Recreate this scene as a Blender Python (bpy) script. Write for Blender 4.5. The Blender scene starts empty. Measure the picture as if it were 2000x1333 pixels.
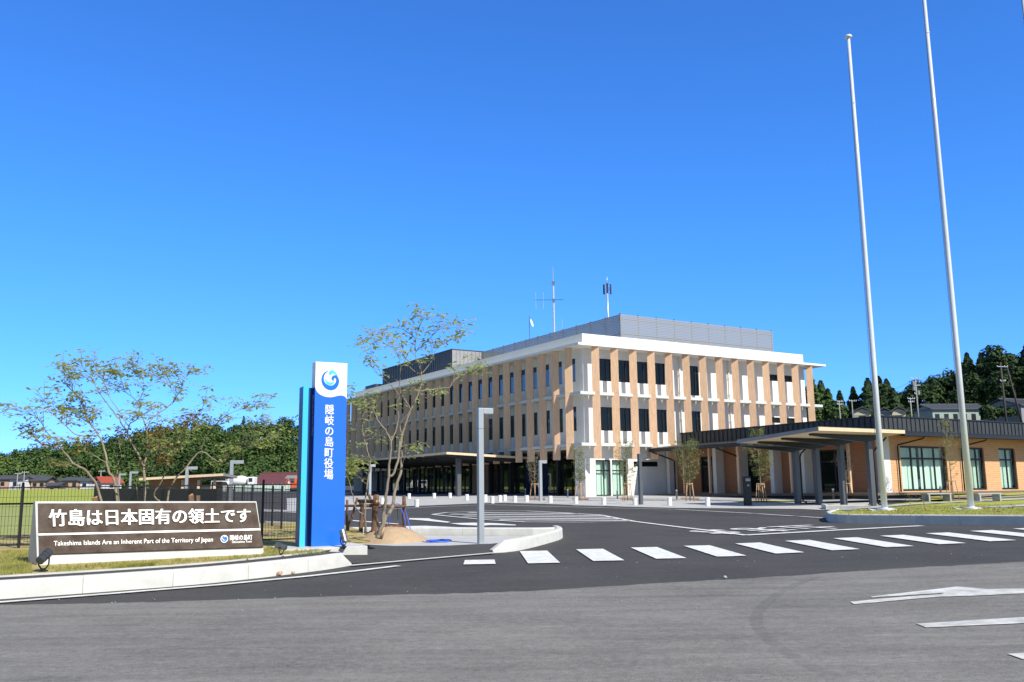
import bpy, bmesh, math, random
from mathutils import Vector, Matrix
R = math.radians
random.seed(11)
sc = bpy.context.scene
col = sc.collection

# ------------------------------------------------------------------ camera
F, PIT, ROLL, H = 1775.9, .1634, .0115, 1.6
cp, sp, cr, sr = math.cos(PIT), math.sin(PIT), math.cos(ROLL), math.sin(ROLL)
FWD = Vector((0, cp, sp)); UPV = Vector((0, -sp, cp)); RGT = Vector((1, 0, 0))
camd = bpy.data.cameras.new('camera'); cam = bpy.data.objects.new('camera', camd); col.objects.link(cam)
camd.sensor_fit = 'HORIZONTAL'; camd.sensor_width = 36; camd.lens = F / 2000 * 36
camd.clip_start = .05; camd.clip_end = 6000
_r = RGT * cr - UPV * sr; _u = RGT * sr + UPV * cr
cam.matrix_world = Matrix(((_r.x, _u.x, -FWD.x, 0), (_r.y, _u.y, -FWD.y, 0), (_r.z, _u.z, -FWD.z, H), (0, 0, 0, 1)))
sc.camera = cam

# ------------------------------------------------------------------ world, sun, exposure
SUN_AZ, SUN_EL = R(138), R(41)
w = bpy.data.worlds.new('World'); sc.world = w; w.use_nodes = True
nt = w.node_tree; bg = nt.nodes['Background']
sky = nt.nodes.new('ShaderNodeTexSky'); sky.sky_type = 'NISHITA'; sky.sun_disc = False
sky.sun_elevation = SUN_EL; sky.sun_rotation = SUN_AZ
sky.altitude = 5000; sky.air_density = 1.0; sky.dust_density = 0; sky.ozone_density = 3.0
# clear deep-blue air: grade of the Nishita sky by height above the horizon
gm = nt.nodes.new('ShaderNodeGamma'); gm.inputs[1].default_value = .75
mul = nt.nodes.new('ShaderNodeVectorMath'); mul.operation = 'MULTIPLY'
tcw = nt.nodes.new('ShaderNodeTexCoord'); sxw = nt.nodes.new('ShaderNodeSeparateXYZ'); nt.links.new(tcw.outputs['Generated'], sxw.inputs[0])
cr_ = nt.nodes.new('ShaderNodeValToRGB'); nt.links.new(sxw.outputs['Z'], cr_.inputs[0])
ce = cr_.color_ramp.elements; ce[0].position = 0; ce[0].color = (.27, .40, .85, 1); ce[1].position = .85; ce[1].color = (.13, .165, .15, 1)
for p_, c_ in ((.10, (.20, .45, .86, 1)), (.26, (.165, .46, .84, 1)), (.50, (.150, .41, .82, 1))):
    k_ = ce.new(p_); k_.color = c_
scl = nt.nodes.new('ShaderNodeVectorMath'); scl.operation = 'SCALE'; scl.inputs['Scale'].default_value = 4.6
# the half of the sky towards the sun stays pale; the deep blue lies opposite it
mrw = nt.nodes.new('ShaderNodeMapRange'); mrw.interpolation_type = 'SMOOTHSTEP'; mrw.inputs[1].default_value = .05; mrw.inputs[2].default_value = .62; nt.links.new(sxw.outputs['Y'], mrw.inputs[0])
mxs = nt.nodes.new('ShaderNodeMix'); mxs.data_type = 'RGBA'; mxs.inputs[6].default_value = (.30, .355, .41, 1)
nt.links.new(mrw.outputs[0], mxs.inputs[0]); nt.links.new(cr_.outputs[0], mxs.inputs[7])
nt.links.new(mxs.outputs[2], scl.inputs[0]); nt.links.new(scl.outputs[0], mul.inputs[1])
nt.links.new(sky.outputs[0], gm.inputs[0]); nt.links.new(gm.outputs[0], mul.inputs[0]); nt.links.new(mul.outputs[0], bg.inputs[0])
bg.inputs[1].default_value = .1
sd = bpy.data.lights.new('sun', 'SUN'); so = bpy.data.objects.new('sun', sd); col.objects.link(so)
sd.energy = 5.0; sd.angle = R(.5); sd.color = (1, .95, .84)
SUNV = Vector((math.sin(SUN_AZ) * math.cos(SUN_EL), math.cos(SUN_AZ) * math.cos(SUN_EL), math.sin(SUN_EL)))
so.rotation_euler = SUNV.to_track_quat('Z', 'Y').to_euler(); so.location = (40, -40, 60)
sc.view_settings.view_transform = 'Standard'; sc.view_settings.look = 'None'
sc.view_settings.gamma = 1; sc.view_settings.use_curve_mapping = False
sc.view_settings.exposure = .22
sc.render.engine = 'CYCLES'
sc.cycles.max_bounces = 6; sc.cycles.transparent_max_bounces = 10
sc.cycles.use_denoising = True

# ------------------------------------------------------------------ where things stand
KY = [(-99, .019), (22, .018), (28, .008), (46, -.013), (64, 0), (9999, 0)]
def cside(y):
    for (a, b), (c, d) in zip(KY, KY[1:]):
        if y <= c: return b + (d - b) * (y - a) / (c - a)
    return 0
def g(x, y):
    return .1 + .0161 * min(max(y, -30), 175) + cside(y) * max(0, min(x, 22) - 4) * 1.06
def ray(px, py):
    X, Y = px - 1000, py - 666.5
    a = cr * X - sr * Y; b = sr * X + cr * Y
    return FWD + RGT * (a / F) - UPV * (b / F)
def G(px, py, dz=0.):
    d = ray(px, py)
    f = lambda t: H + t * d.z - g(t * d.x, t * d.y) - dz
    lo = hi = .5
    while hi < 420 and f(hi) > 0: lo = hi; hi *= 1.05
    for _ in range(45):
        m = (lo + hi) / 2
        if f(m) > 0: lo = m
        else: hi = m
    return Vector((lo * d.x, lo * d.y, H + lo * d.z))
def P(px, py, Y):
    d = ray(px, py); t = Y / d.y
    return Vector((t * d.x, Y, H + t * d.z))
def zat(px, py, Y): return P(px, py, Y).z
def proj(p):
    x, y, z = p[0], p[1], p[2] - H
    d = y * cp + z * sp; u = -y * sp + z * cp
    a = x / d * F; b = -u / d * F
    return 1000 + a * cr + b * sr, 666.5 - a * sr + b * cr
def solve(fn, px, lo, hi):
    s = proj(fn(lo))[0] < px
    for _ in range(50):
        m = (lo + hi) / 2
        if (proj(fn(m))[0] < px) == s: lo = m
        else: hi = m
    return lo
Z = Vector((0, 0, 1))

# ------------------------------------------------------------------ materials
M = {}
def lin(c):
    return tuple((v / 12.92 if v <= .04045 else ((v + .055) / 1.055) ** 2.4) for v in c)
def mat(name, c, rough=.6, metal=0., spec=.5, var=0., vscale=4., bump=0., bscale=60., stretch=(1, 1, 1), c2=None, detail=6., trans=0., coat=0.):
    m = bpy.data.materials.new(name); m.use_nodes = True; n = m.node_tree; b = n.nodes['Principled BSDF']
    b.inputs['Base Color'].default_value = (*c, 1); b.inputs['Roughness'].default_value = rough
    b.inputs['Metallic'].default_value = metal; b.inputs['Specular IOR Level'].default_value = spec
    b.inputs['Coat Weight'].default_value = coat
    if var or bump or c2:
        tc = n.nodes.new('ShaderNodeTexCoord'); mp = n.nodes.new('ShaderNodeMapping'); mp.inputs['Scale'].default_value = stretch
        n.links.new(tc.outputs['Object'], mp.inputs[0])
    if var or c2:
        t = n.nodes.new('ShaderNodeTexNoise'); t.inputs['Scale'].default_value = vscale; t.inputs['Detail'].default_value = detail
        t.inputs['Roughness'].default_value = .65
        n.links.new(mp.outputs[0], t.inputs['Vector'])
        r = n.nodes.new('ShaderNodeValToRGB')
        a0 = tuple(max(0, v * (1 - var)) for v in c); a1 = c2 or tuple(min(1, v * (1 + var)) for v in c)
        r.color_ramp.elements[0].position = .32; r.color_ramp.elements[0].color = (*a0, 1)
        r.color_ramp.elements[1].position = .68; r.color_ramp.elements[1].color = (*a1, 1)
        n.links.new(t.outputs['Fac'], r.inputs[0]); n.links.new(r.outputs[0], b.inputs['Base Color'])
    if bump:
        t2 = n.nodes.new('ShaderNodeTexNoise'); t2.inputs['Scale'].default_value = bscale; t2.inputs['Detail'].default_value = 4
        n.links.new(mp.outputs[0], t2.inputs['Vector'])
        bp = n.nodes.new('ShaderNodeBump'); bp.inputs['Strength'].default_value = bump; bp.inputs['Distance'].default_value = .02
        n.links.new(t2.outputs['Fac'], bp.inputs['Height']); n.links.new(bp.outputs[0], b.inputs['Normal'])
    if trans:
        tr = n.nodes.new('ShaderNodeBsdfTranslucent'); mx = n.nodes.new('ShaderNodeMixShader'); mx.inputs[0].default_value = trans
        tr.inputs[0].default_value = (*[min(1, v * 1.6) for v in (c2 or c)], 1)
        n.links.new(b.outputs[0], mx.inputs[1]); n.links.new(tr.outputs[0], mx.inputs[2])
        n.links.new(mx.outputs[0], n.nodes['Material Output'].inputs[0])
    M[name] = m; return m
def node(n, t, **k):
    x = n.nodes.new(t)
    for a, v in k.items(): setattr(x, a, v)
    return x
mat('white_paint', (.80, .785, .75), .7, var=.035, vscale=1.2, bump=.05, bscale=40)
mat('concrete', (.56, .555, .53), .85, var=.10, vscale=3, bump=.25, bscale=70)
mat('concrete_kerb', (.62, .615, .58), .85, var=.09, vscale=4, bump=.2, bscale=90)
mat('concrete_floor', (.50, .50, .49), .85, var=.08, vscale=2.5, bump=.15)
mat('paving', (.47, .465, .455), .85, var=.10, vscale=1.5, bump=.15)
mat('marking', (.75, .75, .73), .75, var=.20, vscale=7, bump=.2, bscale=120, detail=10)
mat('marking_old', (.58, .57, .54), .8, var=.30, vscale=5, bump=.3, bscale=120, detail=12, c2=(.78, .77, .74))
mat('fin_wood', (.73, .475, .30), .6, var=.22, vscale=5, stretch=(6, 6, .35), bump=.06)
mat('dark_metal', (.028, .031, .036), .45, metal=.3, var=.15, vscale=3)
mat('grey_post', (.105, .112, .125), .4, metal=.2, var=.05, vscale=2)
mat('light_post', (.40, .43, .46), .38, metal=.35, var=.05, vscale=3)
mat('seam_metal', (.065, .07, .076), .5, metal=.3, var=.18, vscale=1.3)
mat('seam_mid', (.115, .122, .135), .45, metal=.3, var=.15, vscale=1.3)
mat('seam_light', (.30, .30, .31), .5, metal=.2, var=.1, vscale=1.5)
mat('slat_grey', (.31, .32, .325), .5, metal=.2)
mat('ledge', (.60, .62, .60), .6, var=.05, vscale=2)
mat('frame_dark', (.012, .012, .014), .45)
mat('galv', (.62, .64, .66), .35, metal=.5, var=.06, vscale=5)
mat('antenna_dark', (.03, .032, .045), .5)
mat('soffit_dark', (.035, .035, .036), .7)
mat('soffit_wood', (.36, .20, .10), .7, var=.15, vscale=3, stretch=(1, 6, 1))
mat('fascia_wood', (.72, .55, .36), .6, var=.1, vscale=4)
mat('bark', (.25, .205, .15), .9, var=.3, vscale=14, bump=.4, bscale=60, stretch=(1, 1, .4))
mat('log_bark', (.11, .066, .045), .95, var=.5, vscale=9, bump=.8, bscale=40, stretch=(1, 1, .5), c2=(.22, .12, .07))
mat('log_end', (.55, .27, .13), .8, var=.25, vscale=20)
mat('stake_wood', (.52, .33, .18), .7, var=.2, vscale=10)
mat('leaf_maple', (.22, .29, .075), .6, var=.3, vscale=2.2, c2=(.40, .44, .16), trans=.5)
mat('leaf_dry', (.24, .17, .05), .7, var=.3, vscale=3, trans=.2)
mat('leaf_young', (.13, .17, .05), .6, var=.4, vscale=3, c2=(.26, .29, .10), trans=.4)
mat('sand', (.44, .315, .20), .95, var=.14, vscale=3, bump=.5, bscale=25)
mat('mulch', (.20, .085, .045), .95, var=.5, vscale=30, bump=.6, bscale=30)
mat('soil', (.34, .24, .14), .95, var=.2, vscale=2, bump=.4)
mat('rock', (.50, .30, .20), .9, var=.2, vscale=12, bump=.4)
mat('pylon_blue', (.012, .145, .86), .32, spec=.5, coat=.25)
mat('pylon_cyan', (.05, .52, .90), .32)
mat('pylon_blue_shaded', (.008, .06, .26), .32)  # sign blue darkened for faces turned from the sun, shade in the colour
mat('white_gloss', (.82, .82, .81), .4)
mat('logo_blue', (.02, .17, .85), .7, spec=.15)
mat('logo_cyan', (.07, .62, .78), .7, spec=.15)
mat('panel_brown', (.085, .056, .042), .75, spec=.15, var=.32, vscale=4, c2=(.115, .09, .074))
mat('steel', (.32, .31, .29), .32, metal=.85, var=.1, vscale=12)
mat('spot_dark', (.085, .088, .09), .42, metal=.5)
mat('hose_blue', (.04, .13, .72), .45)
mat('hose_black', (.02, .02, .022), .5)
mat('bollard_white', (.78, .78, .77), .55, var=.05, vscale=6)
mat('kiosk_black', (.012, .013, .018), .4)
mat('fence_black', (.010, .010, .011), .5)
mat('curtain', (.66, .84, .74), .8, var=.08, vscale=5, stretch=(6, 6, .2))
mat('curtain_dim', (.20, .33, .28), .8, var=.08, vscale=5, stretch=(6, 6, .2))
mat('room_dark', (.17, .165, .15), .9, var=.6, vscale=.6)
mat('room_grey', (.30, .31, .29), .8, var=.15, vscale=1)
mat('room_blue', (.010, .028, .085), .8)
mat('room_warm', (.26, .13, .065), .8, var=.2, vscale=3)
mat('deck', (.16, .125, .095), .8, var=.25, vscale=6, stretch=(1, 1, 8))
mat('tile_roof', (.085, .088, .095), .55, var=.2, vscale=3)
mat('tile_red', (.36, .075, .045), .6, var=.15, vscale=2)
mat('tile_maroon', (.13, .045, .052), .6, var=.15, vscale=2)
mat('house_white', (.72, .72, .70), .8, var=.05)
mat('house_cream', (.60, .57, .42), .8, var=.06)
mat('house_pink', (.50, .33, .26), .8, var=.06)
mat('house_tan', (.46, .33, .22), .8, var=.08)
mat('house_grey', (.25, .265, .28), .8, var=.06)
mat('house_green', (.34, .42, .37), .8, var=.06)
mat('glass_house', (.03, .035, .045), .15)
mat('rubber', (.02, .02, .02), .8)
mat('orange_paint', (.75, .13, .03), .5)
mat('pale_panel', (.55, .66, .60), .6, var=.08, vscale=1)
mat('screen_black', (.045, .042, .04), .7)
mat('concrete_pole', (.30, .30, .29), .8, var=.08)
mat('dark_pole', (.06, .05, .045), .85)
mat('tree_bark', (.07, .05, .035), .95)
mat('stone', (.36, .365, .37), .8, var=.1, vscale=8)
mat('gravel_red', (.30, .20, .15), .95, var=.45, vscale=22, bump=.5)

_n = M['fin_wood'].node_tree; _oi = node(_n, 'ShaderNodeObjectInfo'); _mr = node(_n, 'ShaderNodeMapRange'); _mr.inputs[3].default_value = .86; _mr.inputs[4].default_value = 1.08
_vs = node(_n, 'ShaderNodeVectorMath', operation='SCALE'); _n.links.new(_oi.outputs['Random'], _mr.inputs[0]); _n.links.new(_mr.outputs[0], _vs.inputs['Scale']); _n.links.new(_n.nodes['Color Ramp'].outputs[0], _vs.inputs[0]); _n.links.new(_vs.outputs[0], _n.nodes['Principled BSDF'].inputs['Base Color'])
def glass(name, tint, refl_min=.06, ior=1.5, rough=.01):
    m = bpy.data.materials.new(name); m.use_nodes = True; n = m.node_tree; n.nodes.clear()
    o = node(n, 'ShaderNodeOutputMaterial'); tr = node(n, 'ShaderNodeBsdfTransparent'); tr.inputs[0].default_value = (*tint, 1)
    gl = node(n, 'ShaderNodeBsdfGlossy'); gl.inputs['Roughness'].default_value = rough; gl.inputs[0].default_value = (1, 1, 1, 1)
    # Schlick reflectance from the angle alone, the same from both sides of the sheet
    ge = node(n, 'ShaderNodeNewGeometry'); dt = node(n, 'ShaderNodeVectorMath', operation='DOT_PRODUCT'); n.links.new(ge.outputs['Normal'], dt.inputs[0]); n.links.new(ge.outputs['Incoming'], dt.inputs[1])
    ab = node(n, 'ShaderNodeMath', operation='ABSOLUTE'); n.links.new(dt.outputs['Value'], ab.inputs[0]); om = node(n, 'ShaderNodeMath', operation='SUBTRACT'); om.inputs[0].default_value = 1; n.links.new(ab.outputs[0], om.inputs[1])
    pw_ = node(n, 'ShaderNodeMath', operation='POWER'); pw_.inputs[1].default_value = 5; n.links.new(om.outputs[0], pw_.inputs[0]); f0 = ((ior - 1) / (ior + 1)) ** 2
    fr = node(n, 'ShaderNodeMath', operation='MULTIPLY_ADD'); fr.inputs[1].default_value = 1 - f0; fr.inputs[2].default_value = f0; n.links.new(pw_.outputs[0], fr.inputs[0])
    mx = node(n, 'ShaderNodeMixShader')
    n.links.new(fr.outputs[0], mx.inputs[0]); n.links.new(tr.outputs[0], mx.inputs[1]); n.links.new(gl.outputs[0], mx.inputs[2])
    n.links.new(mx.outputs[0], o.inputs[0]); M[name] = m
glass('glass_clear', (.88, .93, .91), ior=1.45)
glass('glass_office', (.42, .50, .47), ior=1.5)
glass('glass_dark', (.62, .66, .65), ior=2.7)
def pane_mat(name, base, ior, rough=.02):
    m = mat(name, base, rough); b = m.node_tree.nodes['Principled BSDF']; b.inputs['IOR'].default_value = ior
pane_mat('pane_sky', (.045, .060, .068), 1.85, .03)
pane_mat('pane_black', (.012, .015, .014), 1.28)

# asphalt: aggregate speckle, broad patches, faint streaks
def asphalt(name, c, speck, streak=0.):
    m = bpy.data.materials.new(name); m.use_nodes = True; n = m.node_tree; b = n.nodes['Principled BSDF']
    tc = node(n, 'ShaderNodeTexCoord')
    def noise(scale, det, st=(1, 1, 1), rot=0):
        mp = node(n, 'ShaderNodeMapping'); mp.inputs['Scale'].default_value = st; mp.inputs['Rotation'].default_value = (0, 0, rot)
        t = node(n, 'ShaderNodeTexNoise'); t.inputs['Scale'].default_value = scale; t.inputs['Detail'].default_value = det; t.inputs['Roughness'].default_value = .7
        n.links.new(tc.outputs['Object'], mp.inputs[0]); n.links.new(mp.outputs[0], t.inputs['Vector']); return t
    a = noise(85, 3); p = noise(.55, 8); s = noise(1.2, 7, (.35, 3.2, 1), R(-8)); q = noise(14, 6)
    def mm(op, x, y):
        k = node(n, 'ShaderNodeMath', operation=op)
        for i, v in enumerate((x, y)):
            if isinstance(v, (int, float)): k.inputs[i].default_value = v
            else: n.links.new(v, k.inputs[i])
        return k.outputs[0]
    v = mm('MULTIPLY', mm('SUBTRACT', a.outputs['Fac'], .5), speck * 2.6)
    v = mm('ADD', v, mm('MULTIPLY', mm('SUBTRACT', p.outputs['Fac'], .5), .95))
    v = mm('ADD', v, mm('MULTIPLY', mm('SUBTRACT', s.outputs['Fac'], .5), streak))
    v = mm('ADD', v, mm('MULTIPLY', mm('SUBTRACT', q.outputs['Fac'], .5), 1.1))
    sc1 = noise(2.6, 9, (.5, 2.2, 1), R(14)); rs_ = node(n, 'ShaderNodeMapRange'); rs_.inputs[1].default_value = .60; rs_.inputs[2].default_value = .72; n.links.new(sc1.outputs['Fac'], rs_.inputs[0])
    v = mm('ADD', v, mm('MULTIPLY', rs_.outputs[0], streak * .45))
    sc2 = noise(1.9, 9, (.4, 1.6, 1), R(-20)); rs2 = node(n, 'ShaderNodeMapRange'); rs2.inputs[1].default_value = .62; rs2.inputs[2].default_value = .74; n.links.new(sc2.outputs['Fac'], rs2.inputs[0])
    v = mm('SUBTRACT', v, mm('MULTIPLY', rs2.outputs[0], streak * .40))
    v = mm('ADD', v, 1.)
    cm = node(n, 'ShaderNodeVectorMath', operation='SCALE'); cm.inputs[0].default_value = c
    n.links.new(v, cm.inputs['Scale']); n.links.new(cm.outputs[0], b.inputs['Base Color'])
    b.inputs['Roughness'].default_value = .85; b.inputs['Specular IOR Level'].default_value = .25
    bp = node(n, 'ShaderNodeBump'); bp.inputs['Strength'].default_value = .5; bp.inputs['Distance'].default_value = .008
    n.links.new(a.outputs['Fac'], bp.inputs['Height']); n.links.new(bp.outputs[0], b.inputs['Normal'])
    M[name] = m
asphalt('asphalt_new', (.074, .070, .065), .5, .5)
asphalt('asphalt_old', (.205, .195, .178), .8, 1.0)
# grass / field
def ground_mix(name, cs, s1, s2, bump=.6):
    m = bpy.data.materials.new(name); m.use_nodes = True; n = m.node_tree; b = n.nodes['Principled BSDF']
    tc = node(n, 'ShaderNodeTexCoord')
    t = node(n, 'ShaderNodeTexNoise'); t.inputs['Scale'].default_value = s1; t.inputs['Detail'].default_value = 9; t.inputs['Roughness'].default_value = .72
    t2 = node(n, 'ShaderNodeTexNoise'); t2.inputs['Scale'].default_value = s2; t2.inputs['Detail'].default_value = 5
    n.links.new(tc.outputs['Object'], t.inputs['Vector']); n.links.new(tc.outputs['Object'], t2.inputs['Vector'])
    r = node(n, 'ShaderNodeValToRGB'); e = r.color_ramp.elements
    e[0].position = .3; e[0].color = (*cs[0], 1); e[1].position = .7; e[1].color = (*cs[-1], 1)
    for i, c in enumerate(cs[1:-1]):
        k = e.new(.3 + .4 * (i + 1) / (len(cs) - 1)); k.color = (*c, 1)
    n.links.new(t.outputs['Fac'], r.inputs[0]); n.links.new(r.outputs[0], b.inputs['Base Color'])
    b.inputs['Roughness'].default_value = .95; b.inputs['Specular IOR Level'].default_value = .1
    bp = node(n, 'ShaderNodeBump'); bp.inputs['Strength'].default_value = bump; bp.inputs['Distance'].default_value = .05
    n.links.new(t2.outputs['Fac'], bp.inputs['Height']); n.links.new(bp.outputs[0], b.inputs['Normal'])
    M[name] = m
ground_mix('lawn', [(.52, .40, .19), (.46, .44, .11), (.34, .37, .075), (.44, .45, .10)], .9, 30)
ground_mix('verge', [(.55, .37, .20), (.52, .37, .19), (.36, .34, .10), (.24, .28, .055)], 2.1, 25)
ground_mix('field_grass', [(.40, .38, .16), (.30, .34, .11), (.36, .40, .14)], .5, 12)
ground_mix('rice', [(.29, .34, .05), (.37, .41, .08), (.25, .32, .045)], .25, 6)
ground_mix('forest_floor', [(.018, .03, .010), (.03, .05, .014), (.025, .035, .014)], .15, 3)
# timber boards: fine horizontal joints in the mesh's own height
def boards(name, c, pitch, axis='Z', var=.12):
    m = mat(name, c, .65, var=var, vscale=3, stretch=(.6, .6, 5))
    n = m.node_tree; b = n.nodes['Principled BSDF']; tc = n.nodes['Texture Coordinate']
    sx = node(n, 'ShaderNodeSeparateXYZ'); n.links.new(tc.outputs['Object'], sx.inputs[0])
    d = node(n, 'ShaderNodeMath', operation='DIVIDE'); d.inputs[1].default_value = pitch; n.links.new(sx.outputs[axis], d.inputs[0])
    f = node(n, 'ShaderNodeMath', operation='FRACT'); n.links.new(d.outputs[0], f.inputs[0])
    l = node(n, 'ShaderNodeMath', operation='LESS_THAN'); l.inputs[1].default_value = .1; n.links.new(f.outputs[0], l.inputs[0])
    r = n.nodes['Color Ramp']; mx = node(n, 'ShaderNodeMixRGB'); mx.blend_type = 'MULTIPLY'; mx.inputs[2].default_value = (.55, .5, .45, 1)
    n.links.new(l.outputs[0], mx.inputs[0]); n.links.new(r.outputs[0], mx.inputs[1]); n.links.new(mx.outputs[0], b.inputs['Base Color'])
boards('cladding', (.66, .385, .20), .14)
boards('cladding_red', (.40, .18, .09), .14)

# ------------------------------------------------------------------ mesh helpers
class MB:
    def __init__(s): s.v = []; s.f = []
    def add(s, vs, fs):
        o = len(s.v); s.v += [tuple(v) for v in vs]; s.f += [tuple(i + o for i in f) for f in fs]; return s
    def hexa(s, p):
        return s.add(p, [(3, 2, 1, 0), (4, 5, 6, 7), (0, 1, 5, 4), (1, 2, 6, 5), (2, 3, 7, 6), (3, 0, 4, 7)])
    def box(s, x0, x1, y0, y1, z0, z1):
        return s.hexa([(x0, y0, z0), (x1, y0, z0), (x1, y1, z0), (x0, y1, z0), (x0, y0, z1), (x1, y0, z1), (x1, y1, z1), (x0, y1, z1)])
    def obox(s, c, ax, hs):
        c = Vector(c); a, b, d = [Vector(k) * h for k, h in zip(ax, hs)]
        return s.hexa([c - a - b - d, c + a - b - d, c + a + b - d, c - a + b - d, c - a - b + d, c + a - b + d, c + a + b + d, c - a + b + d])
    def prism(s, poly, vec):
        n = len(poly); poly = [Vector(p) for p in poly]; vec = Vector(vec)
        return s.add(poly + [p + vec for p in poly], [tuple(range(n))[::-1], tuple(range(n, 2 * n))] + [(i, (i + 1) % n, n + (i + 1) % n, n + i) for i in range(n)])
    def quad(s, *p): return s.add(p, [tuple(range(len(p)))])
    def tube(s, pts, rad, n=8, cap=True):
        pts = [Vector(p) for p in pts]; k = len(pts)
        if not isinstance(rad, (list, tuple)): rad = [rad] * k
        ref = None; rings = []
        for i, p in enumerate(pts):
            t = (pts[min(i + 1, k - 1)] - pts[max(i - 1, 0)]).normalized()
            if ref is None: ref = t.orthogonal().normalized()
            ref = (ref - t * ref.dot(t)); ref = ref.normalized() if ref.length > 1e-6 else t.orthogonal().normalized()
            b = t.cross(ref)
            rings += [p + (ref * math.cos(2 * math.pi * j / n) + b * math.sin(2 * math.pi * j / n)) * rad[i] for j in range(n)]
        fs = [(i * n + j, i * n + (j + 1) % n, (i + 1) * n + (j + 1) % n, (i + 1) * n + j) for i in range(k - 1) for j in range(n)]
        if cap: fs += [tuple(range(n))[::-1], tuple(range((k - 1) * n, k * n))]
        return s.add(rings, fs)
    def lathe(s, c, prof, n=16):
        c = Vector(c); vs = []; k = len(prof)
        for r, z in prof: vs += [c + Vector((r * math.cos(2 * math.pi * j / n), r * math.sin(2 * math.pi * j / n), z)) for j in range(n)]
        fs = [(i * n + j, i * n + (j + 1) % n, (i + 1) * n + (j + 1) % n, (i + 1) * n + j) for i in range(k - 1) for j in range(n)]
        return s.add(vs, fs + [tuple(range(n))[::-1], tuple(range((k - 1) * n, k * n))])
    def build(s, name, m, parent=None, smooth=False, bevel=0., loc=None):
        o0 = ORG.get(parent.name, Vector()) if parent else (Vector(loc) if loc is not None else Vector())
        me = bpy.data.meshes.new(name); me.from_pydata([Vector(v) - o0 for v in s.v], [], s.f); me.update()
        me.materials.append(M[m] if isinstance(m, str) else m)
        if smooth: me.polygons.foreach_set('use_smooth', [True] * len(me.polygons))
        o = bpy.data.objects.new(name, me); col.objects.link(o)
        if parent: o.parent = parent
        else: o.location = o0
        ORG[o.name] = o0
        if bevel:
            bm = bmesh.new(); bm.from_mesh(me); bmesh.ops.remove_doubles(bm, verts=bm.verts, dist=1e-5)
            bmesh.ops.bevel(bm, geom=[e for e in bm.edges if len(e.link_faces) == 2 and e.calc_face_angle(0) > .6], offset=bevel, segments=2, affect='EDGES', profile=.6)
            bm.to_mesh(me); bm.free()
        return o
ORG = {}
def tag(o, label, cat, group=None, kind=None):
    if label: o['label'] = label
    if cat: o['category'] = cat
    if group: o['group'] = group
    if kind: o['kind'] = kind
    return o
def thing(name, label, cat, loc, group=None):
    o = bpy.data.objects.new(name, None); col.objects.link(o); o.location = loc; o.empty_display_size = .2
    ORG[o.name] = Vector(loc); return tag(o, label, cat, group)
def dup(root, loc, rz=0., label=None, group=None, scale=1.):
    r = root.copy(); col.objects.link(r); r.location = loc; r.rotation_euler = (0, 0, rz); r.scale = (scale,) * 3
    if label: r['label'] = label
    if group: r['group'] = group
    for ch in list(root.children):
        c = ch.copy(); col.objects.link(c); c.parent = r
        for k in ch.children:
            d = k.copy(); col.objects.link(d); d.parent = c
    return r
def drape_mesh(poly, dz, grid=2.):
    bm = bmesh.new(); vs = [bm.verts.new((p[0], p[1], 0)) for p in poly]; bm.faces.new(vs)
    xs = [p[0] for p in poly]; ys = [p[1] for p in poly]
    for lo, hi, no in ((min(xs), max(xs), (1, 0, 0)), (min(ys), max(ys), (0, 1, 0))):
        k = math.ceil(lo / grid)
        while k * grid < hi and k < 400:
            if not (no[0] == 1 and k * grid > 40) and abs(k * grid) < 80:
                bmesh.ops.bisect_plane(bm, geom=bm.verts[:] + bm.edges[:] + bm.faces[:], plane_co=(k * grid * no[0], k * grid * no[1], 0), plane_no=no)
            k += 1
    bmesh.ops.triangulate(bm, faces=bm.faces[:])
    for v in bm.verts: v.co.z = g(v.co.x, v.co.y) + (dz(v.co.x, v.co.y) if callable(dz) else dz)
    bm.normal_update()
    for f in bm.faces:
        if f.normal.z < 0: f.normal_flip()
    return bm
def sheet(name, polys, dz, m, kind='structure', label=None):
    me = bpy.data.meshes.new(name); out = bmesh.new()
    for poly in polys:
        b = drape_mesh(poly, dz); t = bpy.data.meshes.new('t'); b.to_mesh(t); b.free(); out.from_mesh(t); bpy.data.meshes.remove(t)
    out.to_mesh(me); out.free(); me.materials.append(M[m])
    o = bpy.data.objects.new(name, me); col.objects.link(o)
    if kind: o['kind'] = kind
    if label: o['label'] = label
    return o
def pxpoly(pts, dz=0.): return [G(x, y, dz) for x, y in pts]
def strip_px(pts, wpx, dz=0.):
    """a painted line: pixel centre line mapped to the ground, with a width in metres"""
    q = [G(x, y, dz) for x, y in pts]; L = []; Rr = []
    for i, p in enumerate(q):
        t = (q[min(i + 1, len(q) - 1)] - q[max(i - 1, 0)]); t.z = 0; t.normalize(); nrm = Vector((-t.y, t.x, 0)) * wpx / 2
        L.append(p + nrm); Rr.append(p - nrm)
    return [[L[i], Rr[i], Rr[i + 1], L[i + 1]] for i in range(len(q) - 1)]

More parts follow.
